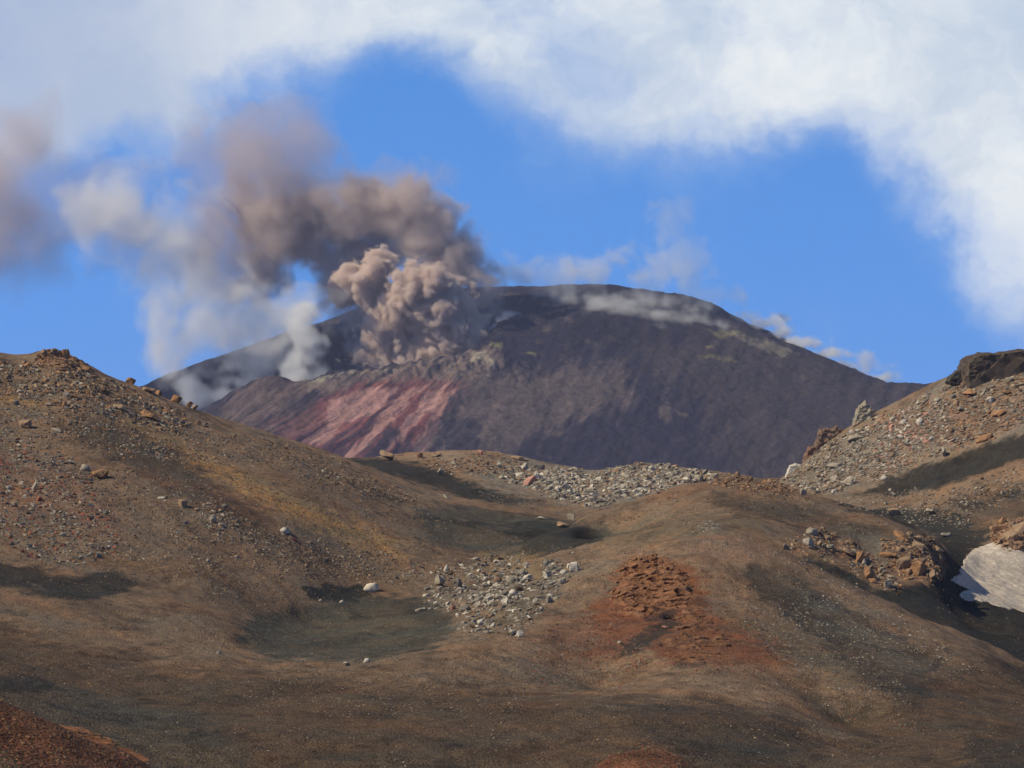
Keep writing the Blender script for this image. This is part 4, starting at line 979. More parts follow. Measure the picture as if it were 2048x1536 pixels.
for k, (x, y, z, sz, c, shp, lab, phrase) in enumerate(BIG):
    o = bpy.data.objects.new('boulder', PROTO[shp][rr.randint(4)]); C.objects.link(o)
    up = Vector(nb_[k]).lerp(Vector((0, 0, 1)), .35).normalized()
    qt = up.to_track_quat('Z', 'Y')
    tilt = Matrix.Rotation(rr.uniform(-.25, .25), 3, 'X') @ Matrix.Rotation(rr.uniform(-.25, .25), 3, 'Y')
    o.rotation_euler = (qt.to_matrix() @ Matrix.Rotation(rr.uniform(0, 6.28), 3, 'Z') @ tilt).to_euler()
    hgt = {'slab': .20, 'blocky': .42, 'rounded': .38, 'jagged': .5}[shp]
    o.scale = (sz * rr.uniform(.95, 1.15), sz * rr.uniform(.85, 1.1), sz * rr.uniform(.9, 1.15))
    o.location = (x, y, z + sz * hgt * .42)
    v_ = rr.uniform(.88, 1.12)
    o.color = (c[0] * v_, c[1] * v_, c[2] * v_, 1)
    tag(o, lab, 'boulder', 'boulders scattered over the ash hills')

# loose stones: one mass of small hulls
LP = []
rs9 = np.random.RandomState(77)
for k in range(10):
    bm = hull(rs9, 11, .5, rs9.uniform(.36, .5), rs9.uniform(.28, .4), box=.4)
    bmesh.ops.triangulate(bm, faces=bm.faces[:])
    bm.verts.index_update()
    LP.append((np.array([v.co[:] for v in bm.verts], np.float32), np.array([[v.index for v in f.verts] for f in bm.faces], np.int32)))
    bm.free()
ST = np.array(ST, np.float32)
nn = slope_normal(ST[:, 0], ST[:, 1])
# local frames: slabs lie with the slope
z_ = nn * .8 + np.array([0, 0, .2]) + rr.normal(size=nn.shape) * .22
z_ /= np.linalg.norm(z_, axis=1)[:, None]
yaw = rr.uniform(0, 6.28, len(ST))
x_ = np.stack([np.cos(yaw), np.sin(yaw), np.zeros(len(ST))], 1); flat = ST[:, 7] > .5
x_[flat] = np.array([.9, .25, .2]) + rr.normal(size=(flat.sum(), 3)) * .35
x_ -= z_ * (x_ * z_).sum(1)[:, None]; x_ /= np.linalg.norm(x_, axis=1)[:, None]
y_ = np.cross(z_, x_)
kind_ = rr.randint(0, 10, len(ST))
allv, allf, allc = [], [], []; off = 0
for k in range(10):
    sel = np.where(kind_ == k)[0]; v0, f0 = LP[k]
    s_3 = np.stack([ST[sel, 3] * rr.uniform(.9, 1.3, len(sel)), ST[sel, 3] * rr.uniform(.8, 1.1, len(sel)), ST[sel, 3] * np.where(flat[sel], .6, 1.0) * rr.uniform(.8, 1.2, len(sel))], 1)
    loc = v0[None] * s_3[:, None]
    vv = loc[..., 0:1] * x_[sel][:, None] + loc[..., 1:2] * y_[sel][:, None] + loc[..., 2:3] * z_[sel][:, None]
    vv += ST[sel, None, :3]; vv[..., 2] += (ST[sel, 3] * rr.uniform(-.12, .12, len(sel)))[:, None]
    ff = f0[None] + (np.arange(len(sel)) * len(v0))[:, None, None] + off
    cc_ = ST[sel, 4:7] * rr.uniform(.5, 1.2, (len(sel), 1))
    allv.append(vv.reshape(-1, 3)); allf.append(ff.reshape(-1, 3)); allc.append(np.repeat(cc_, len(v0), 0))
    off += len(sel) * len(v0)
me = mesh_np('loose_stones', np.concatenate(allv), np.concatenate(allf), MAT_STONE, col=np.concatenate(allc))
tag(obj('loose_stones', me), 'loose stones and rubble strewn over the slopes', kind='stuff')

# ---- crags and other solid rock that stands out of the slopes
def solid(name, outline, Y, depth, color, label, cat, rough=.5, step=9, sub=3, freq=.5, seed=0, mat=None, group=None, lean=0.0):
    """a rock body with a front outline (photo pixels at distance Y), real thickness, broken surface"""
    s = Y / F
    pts = [pt(px, py, Y) for px, py in outline]
    cx = sum(p[0] for p in pts) / len(pts); cz = min(p[2] for p in pts)
    bm = bmesh.new()
    layers = []
    for q, (f_, sh) in enumerate(((0.0, .90), (.18, 1.0), (.55, 1.02), (.85, .95), (1.0, .80))):
        layers.append([bm.verts.new((cx + (p[0] - cx) * sh, Y + depth * (f_ - .15) + lean * (p[2] - cz), cz + (p[2] - cz) * (sh if sh < 1 else 1))) for p in pts])
    n_ = len(pts)
    for a_, b_ in zip(layers, layers[1:]):
        for i in range(n_): bm.faces.new((a_[i], a_[(i + 1) % n_], b_[(i + 1) % n_], b_[i]))
    bm.faces.new(layers[0][::-1]); bm.faces.new(layers[-1])
    bmesh.ops.recalc_face_normals(bm, faces=bm.faces[:])
    bmesh.ops.triangulate(bm, faces=bm.faces[:])
    for _ in range(sub):
        bmesh.ops.subdivide_edges(bm, edges=[e for e in bm.edges if e.calc_length() > 2.2 * s], cuts=1)
        bmesh.ops.triangulate(bm, faces=bm.faces[:])
    bm.normal_update()
    P_ = np.array([v.co[:] for v in bm.verts], np.float32); N_ = np.array([v.normal[:] for v in bm.verts], np.float32)
    d = 0; fr = freq; am = rough
    for q in range(4):
        d = d + am * (np.abs(perlin3(P_[:, 0] * fr + seed, P_[:, 1] * fr, P_[:, 2] * fr * 1.4 + q)) * 2 - .7); fr *= 2.1; am *= .55
    P_ += N_ * d[:, None] 
    for v, c_ in zip(bm.verts, P_): v.co = c_
    me = bpy.data.meshes.new(name); bm.to_mesh(me); bm.free(); me.shade_flat(); me.materials.append(mat or MAT_ROCK)
    o = obj(name, me); o.color = tuple(color) + (1,)
    return tag(o, label, cat, group)
solid('lava_block', [(1927, 775), (1925, 735), (1930, 716), (1942, 709), (1958, 703), (1985, 704), (2012, 700), (2035, 697), (2060, 699), (2110, 700), (2150, 740), (2150, 775)], 549, 14, (.075, .060, .048), 'large dark grey brown lava block capping the right hill', 'lava block', rough=.32, freq=.35)
solid('lava_block', [(1896, 762), (1903, 750), (1914, 739), (1924, 735), (1926, 768), (1905, 770)], 551, 6, (.060, .054, .046), 'small dark pointed block left of the large lava block', 'lava block', rough=.2, freq=.7, seed=4)
solid('rock_pinnacle', [(1707, 856), (1708, 838), (1714, 824), (1718, 812), (1726, 806), (1731, 799), (1735, 808), (1742, 812), (1750, 822), (1746, 832), (1736, 840), (1734, 858)], 563, 4, (.30, .27, .21), 'pale jagged pinnacle standing on the crest of the right hill', 'rock pinnacle', rough=.28, freq=.9, seed=9)
solid('crag', [(1628, 895), (1636, 874), (1640, 858), (1650, 854), (1662, 860), (1672, 853), (1684, 858), (1694, 862), (1702, 858), (1706, 876), (1690, 892), (1660, 900)], 566, 6, (.17, .115, .085), 'broken brown crag on the skyline left of the pinnacle', 'crag', rough=.45, freq=.8, seed=14)
solid('crag', [(1606, 925), (1612, 905), (1622, 893), (1634, 890), (1644, 898), (1640, 915), (1622, 930)], 567, 5, (.20, .12, .085), 'small reddish brown crag below the larger crag on the skyline', 'crag', rough=.35, freq=.9, seed=19)
solid('rock_slab', [(1568, 962), (1574, 944), (1580, 930), (1592, 926), (1604, 930), (1596, 940), (1584, 962), (1576, 968)], 566, 3, (.50, .47, .40), 'white upright slab at the left foot of the right hill', 'rock slab', rough=.14, freq=1.2, seed=23)

def crag_patch(name, outline, feather, lift, amp, color, label, cat, wl=2.6, res=.13, seed=0.0, yr=(200, 400), spots=None):
    """outcrop growing out of the slope: a piece of ground raised and broken up by coarse noise"""
    P = np.array(outline, float)
    h4 = hits(P[:, 0], P[:, 1]); ok = ~np.isnan(h4[:, 0])
    x0, y0 = h4[ok, :2].min(0) - 3; x1, y1 = h4[ok, :2].max(0) + 3
    nx = int((x1 - x0) / res); ny = int((y1 - y0) / res)
    X, Y = np.meshgrid(np.linspace(x0, x1, nx), np.linspace(y0, y1, ny))
    Z = ground_z(X, Y)
    px, py = topx(X, Y, Z)
    m_ = poly_mask(px + 9 * fbm2(X / 1.8, Y / 1.8, 3, .6, seed), py + 6 * fbm2(X / 1.8, Y / 1.8, 3, .6, seed + 9), outline, feather)
    m_ = m_ * island(m_ > .01)
    N_ = slope_normal(X.ravel(), Y.ravel()).reshape(ny, nx, 3)
    d = amp * .45 * perlin3(X / 3.2 + seed, Y / 3.2, Z / 2.4) + amp * .20 * perlin3(X / 1.1 + seed, Y / 1.1, Z / .8) + amp * .10 * perlin3(X / .45 + seed, Y / .5, Z / .35) + amp * .09 * perlin3(X / .22 + seed, Y / .3, Z / .2)
    # pits and clefts, gathered towards the rim and along ledges
    edge = sstep(.98, .55, m_) * .35 + .25 * perlin2(X / 2.2 + seed, Y / 2.2)
    pn = perlin3(X / .9 + seed, Y / 1.2 + 5, Z / .34) + .5 * perlin3(X / .45 + seed, Y / .5, Z / .2)
    d = d - amp * .8 * sstep(.12, .42, pn + edge - .12) 
    h = m_ * (lift + d) - .25 * (m_ < .02) - .05
    V_ = np.stack([X, Y, Z], -1) + N_ * h[..., None]
    # ledges lean outwards so that they throw shade
    V_[..., 1] -= m_ * np.clip(d, -.6, None) * .8
    f = grid_faces(ny, nx); mv = m_.ravel()
    f = f[(mv[f].max(1) > .01)]
    f = np.concatenate([f[:, [0, 1, 2]], f[:, [0, 2, 3]]])
    used = np.unique(f); remap = -np.ones(nx * ny, int); remap[used] = np.arange(len(used))
    cn = fbm2(X / 2.5, Y / 2.5, 4, .6, seed + 3)[..., None]
    c2_ = fbm2(X / .8, Y / 1.2, 4, .7, seed + 8)[..., None]
    c = np.array(color) * (1 + .35 * np.clip(cn, -1, 1)) * (1 + .35 * np.clip(c2_, -1, 1)) + np.array((.05, .02, .0)) * np.clip(-cn, 0, 1)
    me = mesh_np(name, V_.reshape(-1, 3)[used], remap[f], MAT_STONE, col=np.clip(c, .01, .8).reshape(-1, 3)[used])
    return tag(obj(name, me), label, cat)
crag_patch('rock_outcrop', [(1232, 1185), (1242, 1150), (1262, 1125), (1300, 1116), (1345, 1128), (1372, 1150), (1384, 1185), (1370, 1215), (1340, 1212), (1300, 1225), (1262, 1226), (1238, 1215)], 16, .40, .72, (.185, .088, .045), 'rusty orange crumbling crag with dark cracks on the foreground hump', 'rock outcrop', seed=3.0)
crag_patch('rock_outcrop', [(1352, 1215), (1380, 1212), (1410, 1225), (1440, 1255), (1470, 1290), (1440, 1318), (1380, 1322), (1335, 1312), (1328, 1290), (1345, 1270), (1362, 1248)], 20, .10, .6, (.150, .075, .040), 'lower rust brown rock lump right of the dark ash pool', 'rock outcrop', seed=11.0)
crag_patch('rock_outcrop', [(1985, 1085), (1990, 1062), (2010, 1048), (2050, 1042), (2090, 1050), (2100, 1100), (2040, 1102), (2010, 1098)], 7, .5, .8, (.22, .135, .085), 'brown rocky outcrop along the upper edge of the snow patch', 'rock outcrop', seed=17.0, yr=(380, 480))
crag_patch('rock_outcrop', [(90, 1450), (130, 1445), (180, 1465), (230, 1485), (300, 1520), (300, 1545), (200, 1510), (120, 1480)], 8, .12, .3, (.20, .085, .038), 'crumbly rust red ridge top in the bottom left corner', 'rock outcrop', seed=21.0, wl=.7, res=.06)
crag_patch('rock_outcrop', [(75, 722), (85, 706), (115, 700), (140, 708), (165, 722), (190, 740), (150, 742), (110, 735)], 6, .35, .8, (.22, .13, .08), 'broken rocky knob forming the top of the left hill', 'rock outcrop', seed=27.0, wl=2.0)

# ---- old dirty snow
outl = [(1903, 1160), (1922, 1150), (1930, 1122), (1948, 1104), (1975, 1092), (2000, 1088), (2012, 1096), (2060, 1099), (2140, 1105), (2180, 1160), (2150, 1235), (2060, 1222), (2010, 1212), (1965, 1200), (1930, 1196), (1924, 1188), (1952, 1180)]
P = np.array(outl, float)
X, Y = np.meshgrid(np.linspace(55, 92, 300), np.linspace(375, 462, 420))
Z = ground_z(X, Y); px, py = topx(X, Y, Z)
m_ = poly_mask(px + 4 * fbm2(X / 1.5, Y / 3, 3, .6, 4), py + 3 * fbm2(X / 2, Y / 2, 3, .6, 14), outl, 5)
m_ = m_ * island(m_ > .02)
hgt_ = (m_ ** .6) * (.14 + .10 * fbm2(X / 3, Y / 3, 3, .6, 24)) + .03 * fbm2(X / .7, Y / .9, 3, .6, 44) * m_ - .3 * (m_ < .03)
f = grid_faces(420, 300); f = f[m_.ravel()[f].max(1) > .02]
used = np.unique(f); remap = -np.ones(300 * 420, int); remap[used] = np.arange(len(used))
m = bpy.data.materials.new('dirty_snow'); m.use_nodes = True; t = NT(m.node_tree); m.node_tree.nodes.clear()
Pn = t.n('ShaderNodeNewGeometry').outputs['Position']
f1 = t.noise(Pn, 1.6, 8, .78, dist=.6); f2 = t.noise(Pn, .25, 3, .6)
pit = t.mapr(t.noise(Pn, 5.0, 5, .7), .50, .66)
cc = t.mix(t.mapr(f1, .40, .62), (.58, .515, .44, 1), (.33, .28, .235, 1)); cc = t.mix(t.m('MULTIPLY', t.mapr(f2, .45, .7), .4), cc, (.34, .29, .24, 1))
b = t.n('ShaderNodeBump'); b.inputs['Distance'].default_value = .1; b.inputs['Strength'].default_value = .7; t.put(b.inputs['Height'], f1)
cc = t.mix(t.m('MULTIPLY', pit, .5), cc, (.30, .25, .20, 1))
bs = t.n('ShaderNodeBsdfPrincipled'); t.put(bs.inputs['Base Color'], cc); bs.inputs['Roughness'].default_value = .75; t.put(bs.inputs['Normal'], b.outputs[0])
o = t.n('ShaderNodeOutputMaterial'); t.put(o.inputs[0], bs.outputs[0])
me = mesh_np('snow_patch', (np.stack([X, Y, Z + hgt_], -1)).reshape(-1, 3)[used], remap[f], m, smooth=True)
tag(obj('snow_patch', me), 'old dirty white snow patch in the black ash at the right edge', 'snow patch')
# ------------------------------------------------------------------ smoke and steam: real volumes, density worked out on a grid
def smoke_material(name, color, density, aniso=0.0, absorb=None):
    m = bpy.data.materials.new(name); m.use_nodes = True
    t = NT(m.node_tree); m.node_tree.nodes.clear()
    pv = t.n('ShaderNodeVolumePrincipled')
    pv.inputs['Color'].default_value = tuple(color) + (1,)
    pv.inputs['Density'].default_value = density
    pv.inputs['Anisotropy'].default_value = aniso
    pv.inputs['Absorption Color'].default_value = (0, 0, 0, 1)
    o = t.n('ShaderNodeOutputMaterial'); t.put(o.inputs['Volume'], pv.outputs[0])
    return m

def volume_obj(name, D, lo, hi, mat):
    nx, ny, nz = D.shape
    N = nx * ny * nz
    me = bpy.data.meshes.new(name); me.vertices.add(N)
    at_ = me.attributes.new('d', 'FLOAT', 'POINT')
    at_.data.foreach_set('value', np.ascontiguousarray(D.transpose(2, 1, 0), np.float32).ravel())
    o = obj(name, me); me.materials.append(mat)
    g = bpy.data.node_groups.new(name + '_grid', 'GeometryNodeTree')
    g.interface.new_socket('Geometry', in_out='INPUT', socket_type='NodeSocketGeometry')
    g.interface.new_socket('Geometry', in_out='OUTPUT', socket_type='NodeSocketGeometry')
    t = NT(g)
    gi = t.n('NodeGroupInput'); go = t.n('NodeGroupOutput')
    P = t.n('GeometryNodeInputPosition').outputs[0]
    ext = [hi[k] - lo[k] for k in range(3)]
    q = t.vm('MULTIPLY', t.vm('SUBTRACT', P, tuple(lo)), tuple((n - 1) / e for n, e in zip((nx, ny, nz), ext)))
    s3 = t.n('ShaderNodeSeparateXYZ'); t.put(s3.inputs[0], q)
    r = [t.m('ROUND', s3.outputs[k]) for k in range(3)]
    # the index is built with integers: floats lose whole numbers above 16 million
    idx = t.m('MULTIPLY_ADD', t.m('MULTIPLY_ADD', r[2], float(ny), r[1]), float(nx), r[0])
    si = t.n('GeometryNodeSampleIndex', data_type='FLOAT', domain='POINT', clamp=True)
    t.put(si.inputs[0], gi.outputs[0])
    na = t.n('GeometryNodeInputNamedAttribute', data_type='FLOAT'); na.inputs[0].default_value = 'd'
    t.put([s for s in si.inputs if s.name == 'Value' and s.enabled][0], na.outputs[0])
    t.put([s for s in si.inputs if s.name == 'Index'][0], idx)
    vc = t.n('GeometryNodeVolumeCube')
    t.put(vc.inputs['Density'], si.outputs[0]); vc.inputs['Background'].default_value = 0
    vc.inputs['Min'].default_value = lo; vc.inputs['Max'].default_value = hi
    for k, n in zip(('Resolution X', 'Resolution Y', 'Resolution Z'), (nx, ny, nz)): vc.inputs[k].default_value = n
    sm = t.n('GeometryNodeSetMaterial'); sm.inputs['Material'].default_value = mat
    t.put(sm.inputs[0], vc.outputs[0]); t.put(go.inputs[0], sm.outputs[0])
    md = o.modifiers.new('grid', 'NODES'); md.node_group = g
    return o

def plume(name, Y0, box, depth, vox, groups, mat, seed=0.0, sq=None, terrain=True):
    """box: photo pixels (x0, y0, x1, y1) taken at distance Y0; groups: (blobs, softness px, strength, warp px, [(wavelength px, amp px)...], billow)"""
    s = Y0 / F                                                  # metres per photo pixel there
    a0 = pt(box[0], box[3], Y0); a1 = pt(box[2], box[1], Y0)
    lo = (float(a0[0]), float(Y0 - depth / 2), float(a0[2])); hi = (float(a1[0]), float(Y0 + depth / 2), float(a1[2]))
    nx, ny, nz = [max(8, int(round((h - l) / vox))) for l, h in zip(lo, hi)]
    X = np.linspace(lo[0], hi[0], nx, dtype=np.float32); Y = np.linspace(lo[1], hi[1], ny, dtype=np.float32); Z = np.linspace(lo[2], hi[2], nz, dtype=np.float32)
    X, Y, Z = np.meshgrid(X, Y, Z, indexing='ij')
    px = (X / s).astype(np.float32); dy = ((Y - Y0) / s).astype(np.float32); pz = (Z / s).astype(np.float32)   # everything in pixels of size s
    D = np.zeros(X.shape, np.float32)
    for gi_, (blobs, soft, stren, warp, octs, billow, off) in enumerate(groups):
        sd_ = seed + gi_ * 31.7
        L = 90.0
        wx_ = px; wy_ = dy; wz_ = pz
        if warp:
            # low frequency warp from a coarse lattice is enough
            wx_ = px + warp * perlin3(px / L + sd_, dy / L, pz / L); wz_ = pz + warp * perlin3(px / L + 40.3 + sd_, dy / L, pz / L + 7.7); wy_ = dy + warp * perlin3(px / L, dy / L + 23.1 + sd_, pz / L)
        f = np.full(X.shape, -1e3, np.float32)
        k_ = np.zeros(X.shape, np.float32); kw = np.full(X.shape, 1e-6, np.float32)
        for b in blobs:
            bx, by, bd, rx, ry = b[:5]; st = b[5] if len(b) > 5 else 1.0
            c = pt(bx, by, Y0 + bd * s) / s; rd = (rx + ry) / 2
            pad = 1.0 + (warp + off + sum(o_[1] for o_ in octs) * 1.4) / min(rx, ry)
            i0, i1 = np.searchsorted(px[:, 0, 0], (c[0] - rx * pad, c[0] + rx * pad)); j0, j1 = np.searchsorted(dy[0, :, 0], (bd - rd * pad, bd + rd * pad)); k0, k1 = np.searchsorted(pz[0, 0, :], (c[2] - ry * pad, c[2] + ry * pad))
            sl3 = (slice(i0, i1), slice(j0, j1), slice(k0, k1))
            if px[sl3].size == 0: continue
            dn = np.sqrt(((wx_[sl3] - c[0]) / rx) ** 2 + ((wy_[sl3] - bd) / rd) ** 2 + ((wz_[sl3] - c[2]) / ry) ** 2)
            v = (1 - dn) * min(rx, ry)
            e_ = np.exp(np.clip(v / 14.0, -12, 8)); k_[sl3] += e_ * st; kw[sl3] += e_
            f[sl3] = np.maximum(f[sl3], v)
        reach = sum(o_[1] for o_ in octs) * 1.3 + off
        live = np.where(f > -reach)
        if len(live[0]) == 0: continue
        x = wx_[live]; y = wy_[live]; z = wz_[live]; v = f[live] + off
        for q, (wl, amp) in enumerate(octs):
            n_ = perlin3(x / wl + 5.1 * q + sd_, y / wl - 3.3 * q, z / wl + 1.9 * q)
            v = v + (amp * (np.abs(n_) * 2.6 - .75) if billow else amp * n_ * 1.6)
        d = sstep(0, soft, v) * stren * (k_[live] / kw[live])
        D[live] += d
    if terrain:   # nothing inside the mountain
        aa = X / Y; ii = np.clip((aa - va[0]) / (va[-1] - va[0]) * (VA - 1), 0, VA - 1).astype(int); jj = np.clip(np.log(Y / vy[0]) / math.log(vy[-1] / vy[0]) * (VY - 1), 0, VY - 1).astype(int)
        D *= (Z > VZ[jj, ii] - vox)
    # fade at the walls of the grid
    for ax, n in enumerate(D.shape):
        e = np.minimum(np.arange(n), np.arange(n)[::-1]) / max(3.0, n * .04)
        D *= np.clip(e, 0, 1).reshape([-1 if q == ax else 1 for q in range(3)])
    D[D < 0.004] = 0
    print(name, D.shape, D.size, float((D > 0).mean()))
    return volume_obj(name, D, lo, hi, mat)

MAT_ASH = smoke_material('ash_smoke', (.865, .75, .68), 1.0, 0.1)
A_LOW = [(840, 738, -25, 50, 22), (895, 728, -30, 44, 20), (880, 705, 0, 76, 40), (815, 705, 10, 50, 38), (915, 668, -10, 46, 46), (870, 630, 0, 75, 55), (800, 625, 0, 62, 60), (735, 575, 10, 48, 44), (705, 575, 10, 38, 36), (768, 535, 5, 34, 30), (830, 575, -15, 62, 48),
         (885, 600, 5, 52, 46), (945, 655, 10, 28, 30), (775, 670, 10, 48, 48), (758, 712, 20, 36, 26), (915, 620, 10, 38, 38)]
A_MID = [(895, 525, 60, 66, 62), (945, 555, 60, 32, 46), (850, 460, 70, 72, 66), (790, 420, 70, 72, 58), (730, 405, 75, 60, 48), (820, 385, 70, 50, 38), (685, 455, 80, 62, 55), (650, 500, 90, 42, 50), (665, 570, 110, 30, 40, .7), (705, 610, 130, 34, 56, .5), (725, 690, 140, 34, 44, .4), (740, 510, 120, 70, 50),
         (930, 480, 70, 30, 30, .6), (965, 590, 60, 22, 40, .6)]
A_LEFT = [(610, 440, 80, 58, 46), (560, 450, 70, 66, 56), (505, 445, 75, 52, 54), (540, 500, 80, 54, 40), (548, 550, 100, 42, 38), (520, 585, 110, 34, 18, .7), (480, 400, 80, 44, 50, .7), (580, 500, 90, 40, 30)]
A_TOP = [(560, 350, 80, 80, 80, 1.0), (505, 310, 80, 100, 90, .9), (470, 275, 80, 90, 60, .8), (585, 290, 80, 62, 64, .8), (420, 300, 90, 60, 66, .5), (540, 235, 90, 56, 46, .7), (640, 330, 90, 40, 60, .3), (430, 400, 90, 50, 90, .45), (700, 350, 90, 60, 50, .25), (840, 350, 80, 50, 30, .3), (480, 520, 100, 60, 90, .35)]
A_MID += [(640, 430, 75, 50, 46), (620, 480, 85, 44, 40), (700, 500, 90, 60, 40), (880, 500, 80, 60, 50)]
A_VEIL = [(760, 420, 80, 150, 90), (880, 520, 70, 110, 90), (560, 460, 80, 130, 110), (640, 400, 80, 120, 80), (700, 580, 120, 70, 90, .8), (500, 520, 100, 90, 90), (450, 560, 100, 80, 70, .6), (430, 470, 90, 80, 90, .6)]
plume_low = plume('ash_plume', 2860.0, (600, 430, 1040, 770), 150, 1.35, [
    (A_LOW, 12, .36, 8, [(62, 16), (30, 11), (15, 6.5), (7.5, 4), (4, 2)], True, 8),
    (A_LOW, 40, .020, 14, [(40, 16), (18, 9), (8, 5)], False, 12)], MAT_ASH, seed=3.0)
tag(plume_low, 'dense pinkish brown ash billows bursting from the crater rim', 'smoke plume', kind='stuff')
MAT_ASHD = smoke_material('dark_ash_smoke', (.80, .71, .675), 1.0, 0.15)
plume_ash = plume('ash_plume', 2890.0, (280, 110, 1050, 760), 190, 1.8, [
    (A_MID, 40, .105, 16, [(80, 18), (38, 11), (18, 7), (8, 3.5)], True, 20),
    (A_LEFT, 44, .085, 16, [(70, 16), (34, 11), (16, 6), (8, 3)], True, 20),
    (A_VEIL, 60, .020, 24, [(90, 24), (42, 14), (20, 8), (9, 4)], False, 10),
    (A_TOP, 80, .026, 25, [(110, 28), (50, 16), (24, 10), (11, 5)], False, 40)], MAT_ASHD, seed=3.0)
tag(plume_ash, 'older darker brown ash cloud above the crater drifting up to the left', 'smoke plume', kind='stuff')

MAT_DRIFT = smoke_material('drifting_ash', (.86, .78, .76), 1.0, 0.2)
drift = plume('drifting_ash_cloud', 2900.0, (-300, 40, 480, 660), 200, 4.5, [
    ([(150, 400, 0, 130, 110, .45), (260, 460, 0, 140, 100, .5), (380, 500, 0, 120, 90, .5), (330, 380, 0, 120, 90, .3), (20, 300, 0, 100, 110), (-60, 380, 0, 150, 160), (30, 440, 0, 110, 110), (100, 500, 0, 90, 60, .5), (230, 510, 0, 130, 50, .35), (120, 330, 0, 90, 90, .35), (90, 460, 0, 130, 80, .7), (-150, 500, 0, 200, 120), (350, 480, 0, 80, 80, .35)], 170, .034, 40, [(140, 34), (64, 20), (30, 10)], False, 30)], MAT_DRIFT, seed=51.0, terrain=False)
tag(drift, 'thin grey brown ash cloud drifting at the left edge of the sky', 'ash cloud', kind='stuff')

MAT_STEAM = smoke_material('volcanic_steam', (.985, .99, .985), 1.0, 0.1)
S_COL = [(590, 808, -70, 16, 12), (605, 785, -60, 26, 20), (590, 765, -60, 28, 24), (600, 740, -50, 30, 26), (625, 722, -50, 26, 24), (622, 700, -45, 26, 26), (605, 680, -40, 26, 26), (590, 660, -30, 28, 30), (600, 640, -20, 30, 28), (650, 745, -50, 14, 12), (630, 765, -60, 14, 12), (560, 815, -80, 14, 8), (535, 825, -90, 10, 5)]
S_BAND = [(590, 620, 0, 50, 40), (540, 640, 0, 70, 50), (480, 650, 0, 90, 55), (430, 640, 0, 80, 60), (440, 590, 0, 80, 50), (400, 560, 0, 70, 50), (350, 510, 0, 80, 50), (290, 460, 0, 80, 50), (240, 420, 0, 70, 60), (250, 370, 0, 40, 40, .8), (180, 440, 0, 50, 50, .6), (330, 430, 0, 60, 40, .6), (380, 690, 20, 40, 40), (350, 720, 30, 26, 34), (400, 720, 30, 40, 26), (470, 700, 30, 50, 30), (530, 700, 0, 40, 40, .6)]
S_GULLY = [(505, 755, -10, 30, 14), (475, 772, 0, 36, 16), (440, 788, 10, 46, 20), (400, 790, 20, 44, 24), (375, 770, 20, 30, 26, .7), (350, 745, 60, 30, 24, .5), (530, 735, 0, 30, 20, .5), (470, 740, 20, 50, 20, .35)]
steam = plume('steam_plume', 2820.0, (90, 300, 720, 860), 260, 2.4, [
    (S_COL, 26, .075, 12, [(44, 12), (22, 9), (10, 5)], False, 12),
    (S_BAND, 80, .030, 26, [(100, 34), (46, 22), (22, 12), (10, 6)], False, 34),
    (S_GULLY, 22, .075, 12, [(50, 9), (22, 6), (10, 3)], False, 4)], MAT_STEAM, seed=17.0)
tag(steam, 'white steam column rising left of the crater and trailing up left', 'steam', kind='stuff')

T_HUG = [(1090, 590, 120, 40, 8, .5), (1140, 600, 90, 50, 14), (1200, 612, 60, 60, 20), (1260, 622, 40, 60, 22), (1320, 636, 30, 60, 22), (1380, 644, 20, 50, 18), (1430, 650, 30, 40, 14), (1300, 605, 80, 70, 16, .7), (1400, 612, 80, 50, 14, .6), (1480, 664, 40, 24, 6, .6), (1330, 655, 0, 40, 8, .7)]
T_RISE = [(1030, 545, 160, 60, 26, .5), (1100, 540, 140, 50, 26, .7), (1180, 545, 120, 50, 26), (1240, 530, 110, 34, 28), (1250, 500, 110, 20, 18), (1290, 560, 100, 50, 24), (1320, 530, 110, 30, 50, .5), (1330, 460, 110, 26, 50, .45), (1370, 420, 110, 24, 26, .3), (1380, 540, 100, 40, 50, .4), (1420, 585, 100, 40, 16, .5)]
summit = plume('steam_plume', 2900.0, (930, 370, 1520, 700), 330, 2.6, [
    (T_HUG, 22, .040, 10, [(50, 9), (22, 7), (10, 4)], False, 4),
    (T_RISE, 34, .036, 16, [(60, 20), (28, 13), (13, 7)], False, 12)], MAT_STEAM, seed=29.0)
tag(summit, 'thin white steam wisps over the summit of the volcano', 'steam', kind='stuff')
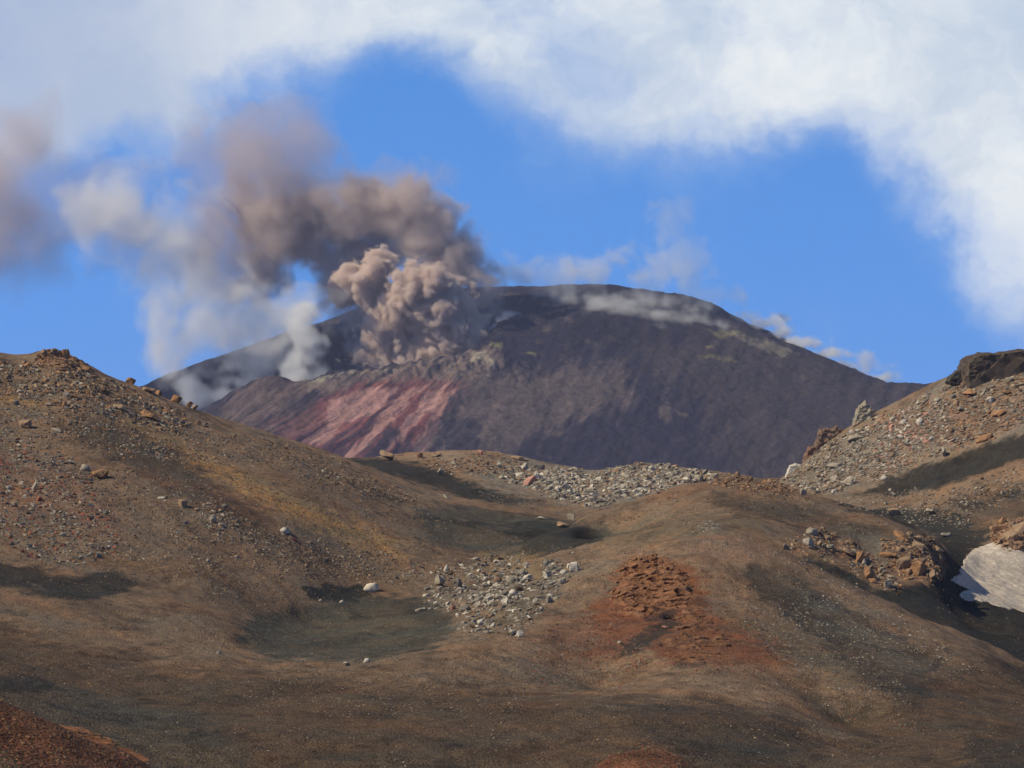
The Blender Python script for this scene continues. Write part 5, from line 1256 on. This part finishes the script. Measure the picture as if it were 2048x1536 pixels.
E_ = [(1490, 636, 110, 20, 8, .5), (1530, 650, 110, 30, 11), (1560, 664, 110, 30, 14), (1600, 687, 100, 40, 10), (1650, 710, 95, 44, 8, .9), (1700, 733, 90, 44, 7, .8), (1750, 754, 80, 44, 6, .8), (1795, 773, 70, 30, 5, .7), (1730, 722, 110, 16, 24, .2), (1560, 640, 120, 20, 14, .4)]
flank = plume('steam_plume', 2900.0, (1450, 600, 1830, 810), 260, 2.2, [
    (E_, 14, .13, 7, [(34, 6), (15, 4.5), (7, 2)], False, 5)], MAT_STEAM, seed=37.0)
tag(flank, 'white steam hugging the right flank ridge of the volcano', 'steam', kind='stuff')
F_ = [(1018, 630, 40, 10, 6), (1005, 645, 20, 12, 9), (990, 662, -10, 12, 12), (975, 680, -40, 12, 12), (958, 690, -60, 14, 10), (985, 705, -90, 12, 7, .6), (1000, 718, -110, 14, 5, .4), (1050, 706, -90, 24, 4, .4), (1075, 715, -100, 14, 4, .4)]
wisp = plume('steam_plume', 2890.0, (920, 600, 1110, 750), 330, 1.8, [
    (F_, 8, .16, 5, [(26, 5), (12, 3)], False, 5)], MAT_STEAM, seed=43.0)
tag(wisp, 'small white steam wisp at the right brink of the crater', 'steam', kind='stuff')
# ------------------------------------------------------------------ the air between here and the volcano
m = bpy.data.materials.new('air_haze'); m.use_nodes = True; t = NT(m.node_tree); m.node_tree.nodes.clear()
pv = t.n('ShaderNodeVolumePrincipled'); pv.inputs['Color'].default_value = (.54, .64, 1.0, 1); pv.inputs['Density'].default_value = .00005; pv.inputs['Anisotropy'].default_value = 0.0
o = t.n('ShaderNodeOutputMaterial'); t.put(o.inputs['Volume'], pv.outputs[0])
v8 = np.array([(x, y, z) for z in (-140, 470) for y in (-9100, 9100) for x in (-9100, 9100)], np.float32)
f6 = np.array([(0, 2, 3, 1), (4, 5, 7, 6), (0, 1, 5, 4), (2, 6, 7, 3), (0, 4, 6, 2), (1, 3, 7, 5)])
tag(obj('haze', mesh_np('haze', v8, f6, m)), 'thin blue air haze over the whole landscape', kind='stuff')
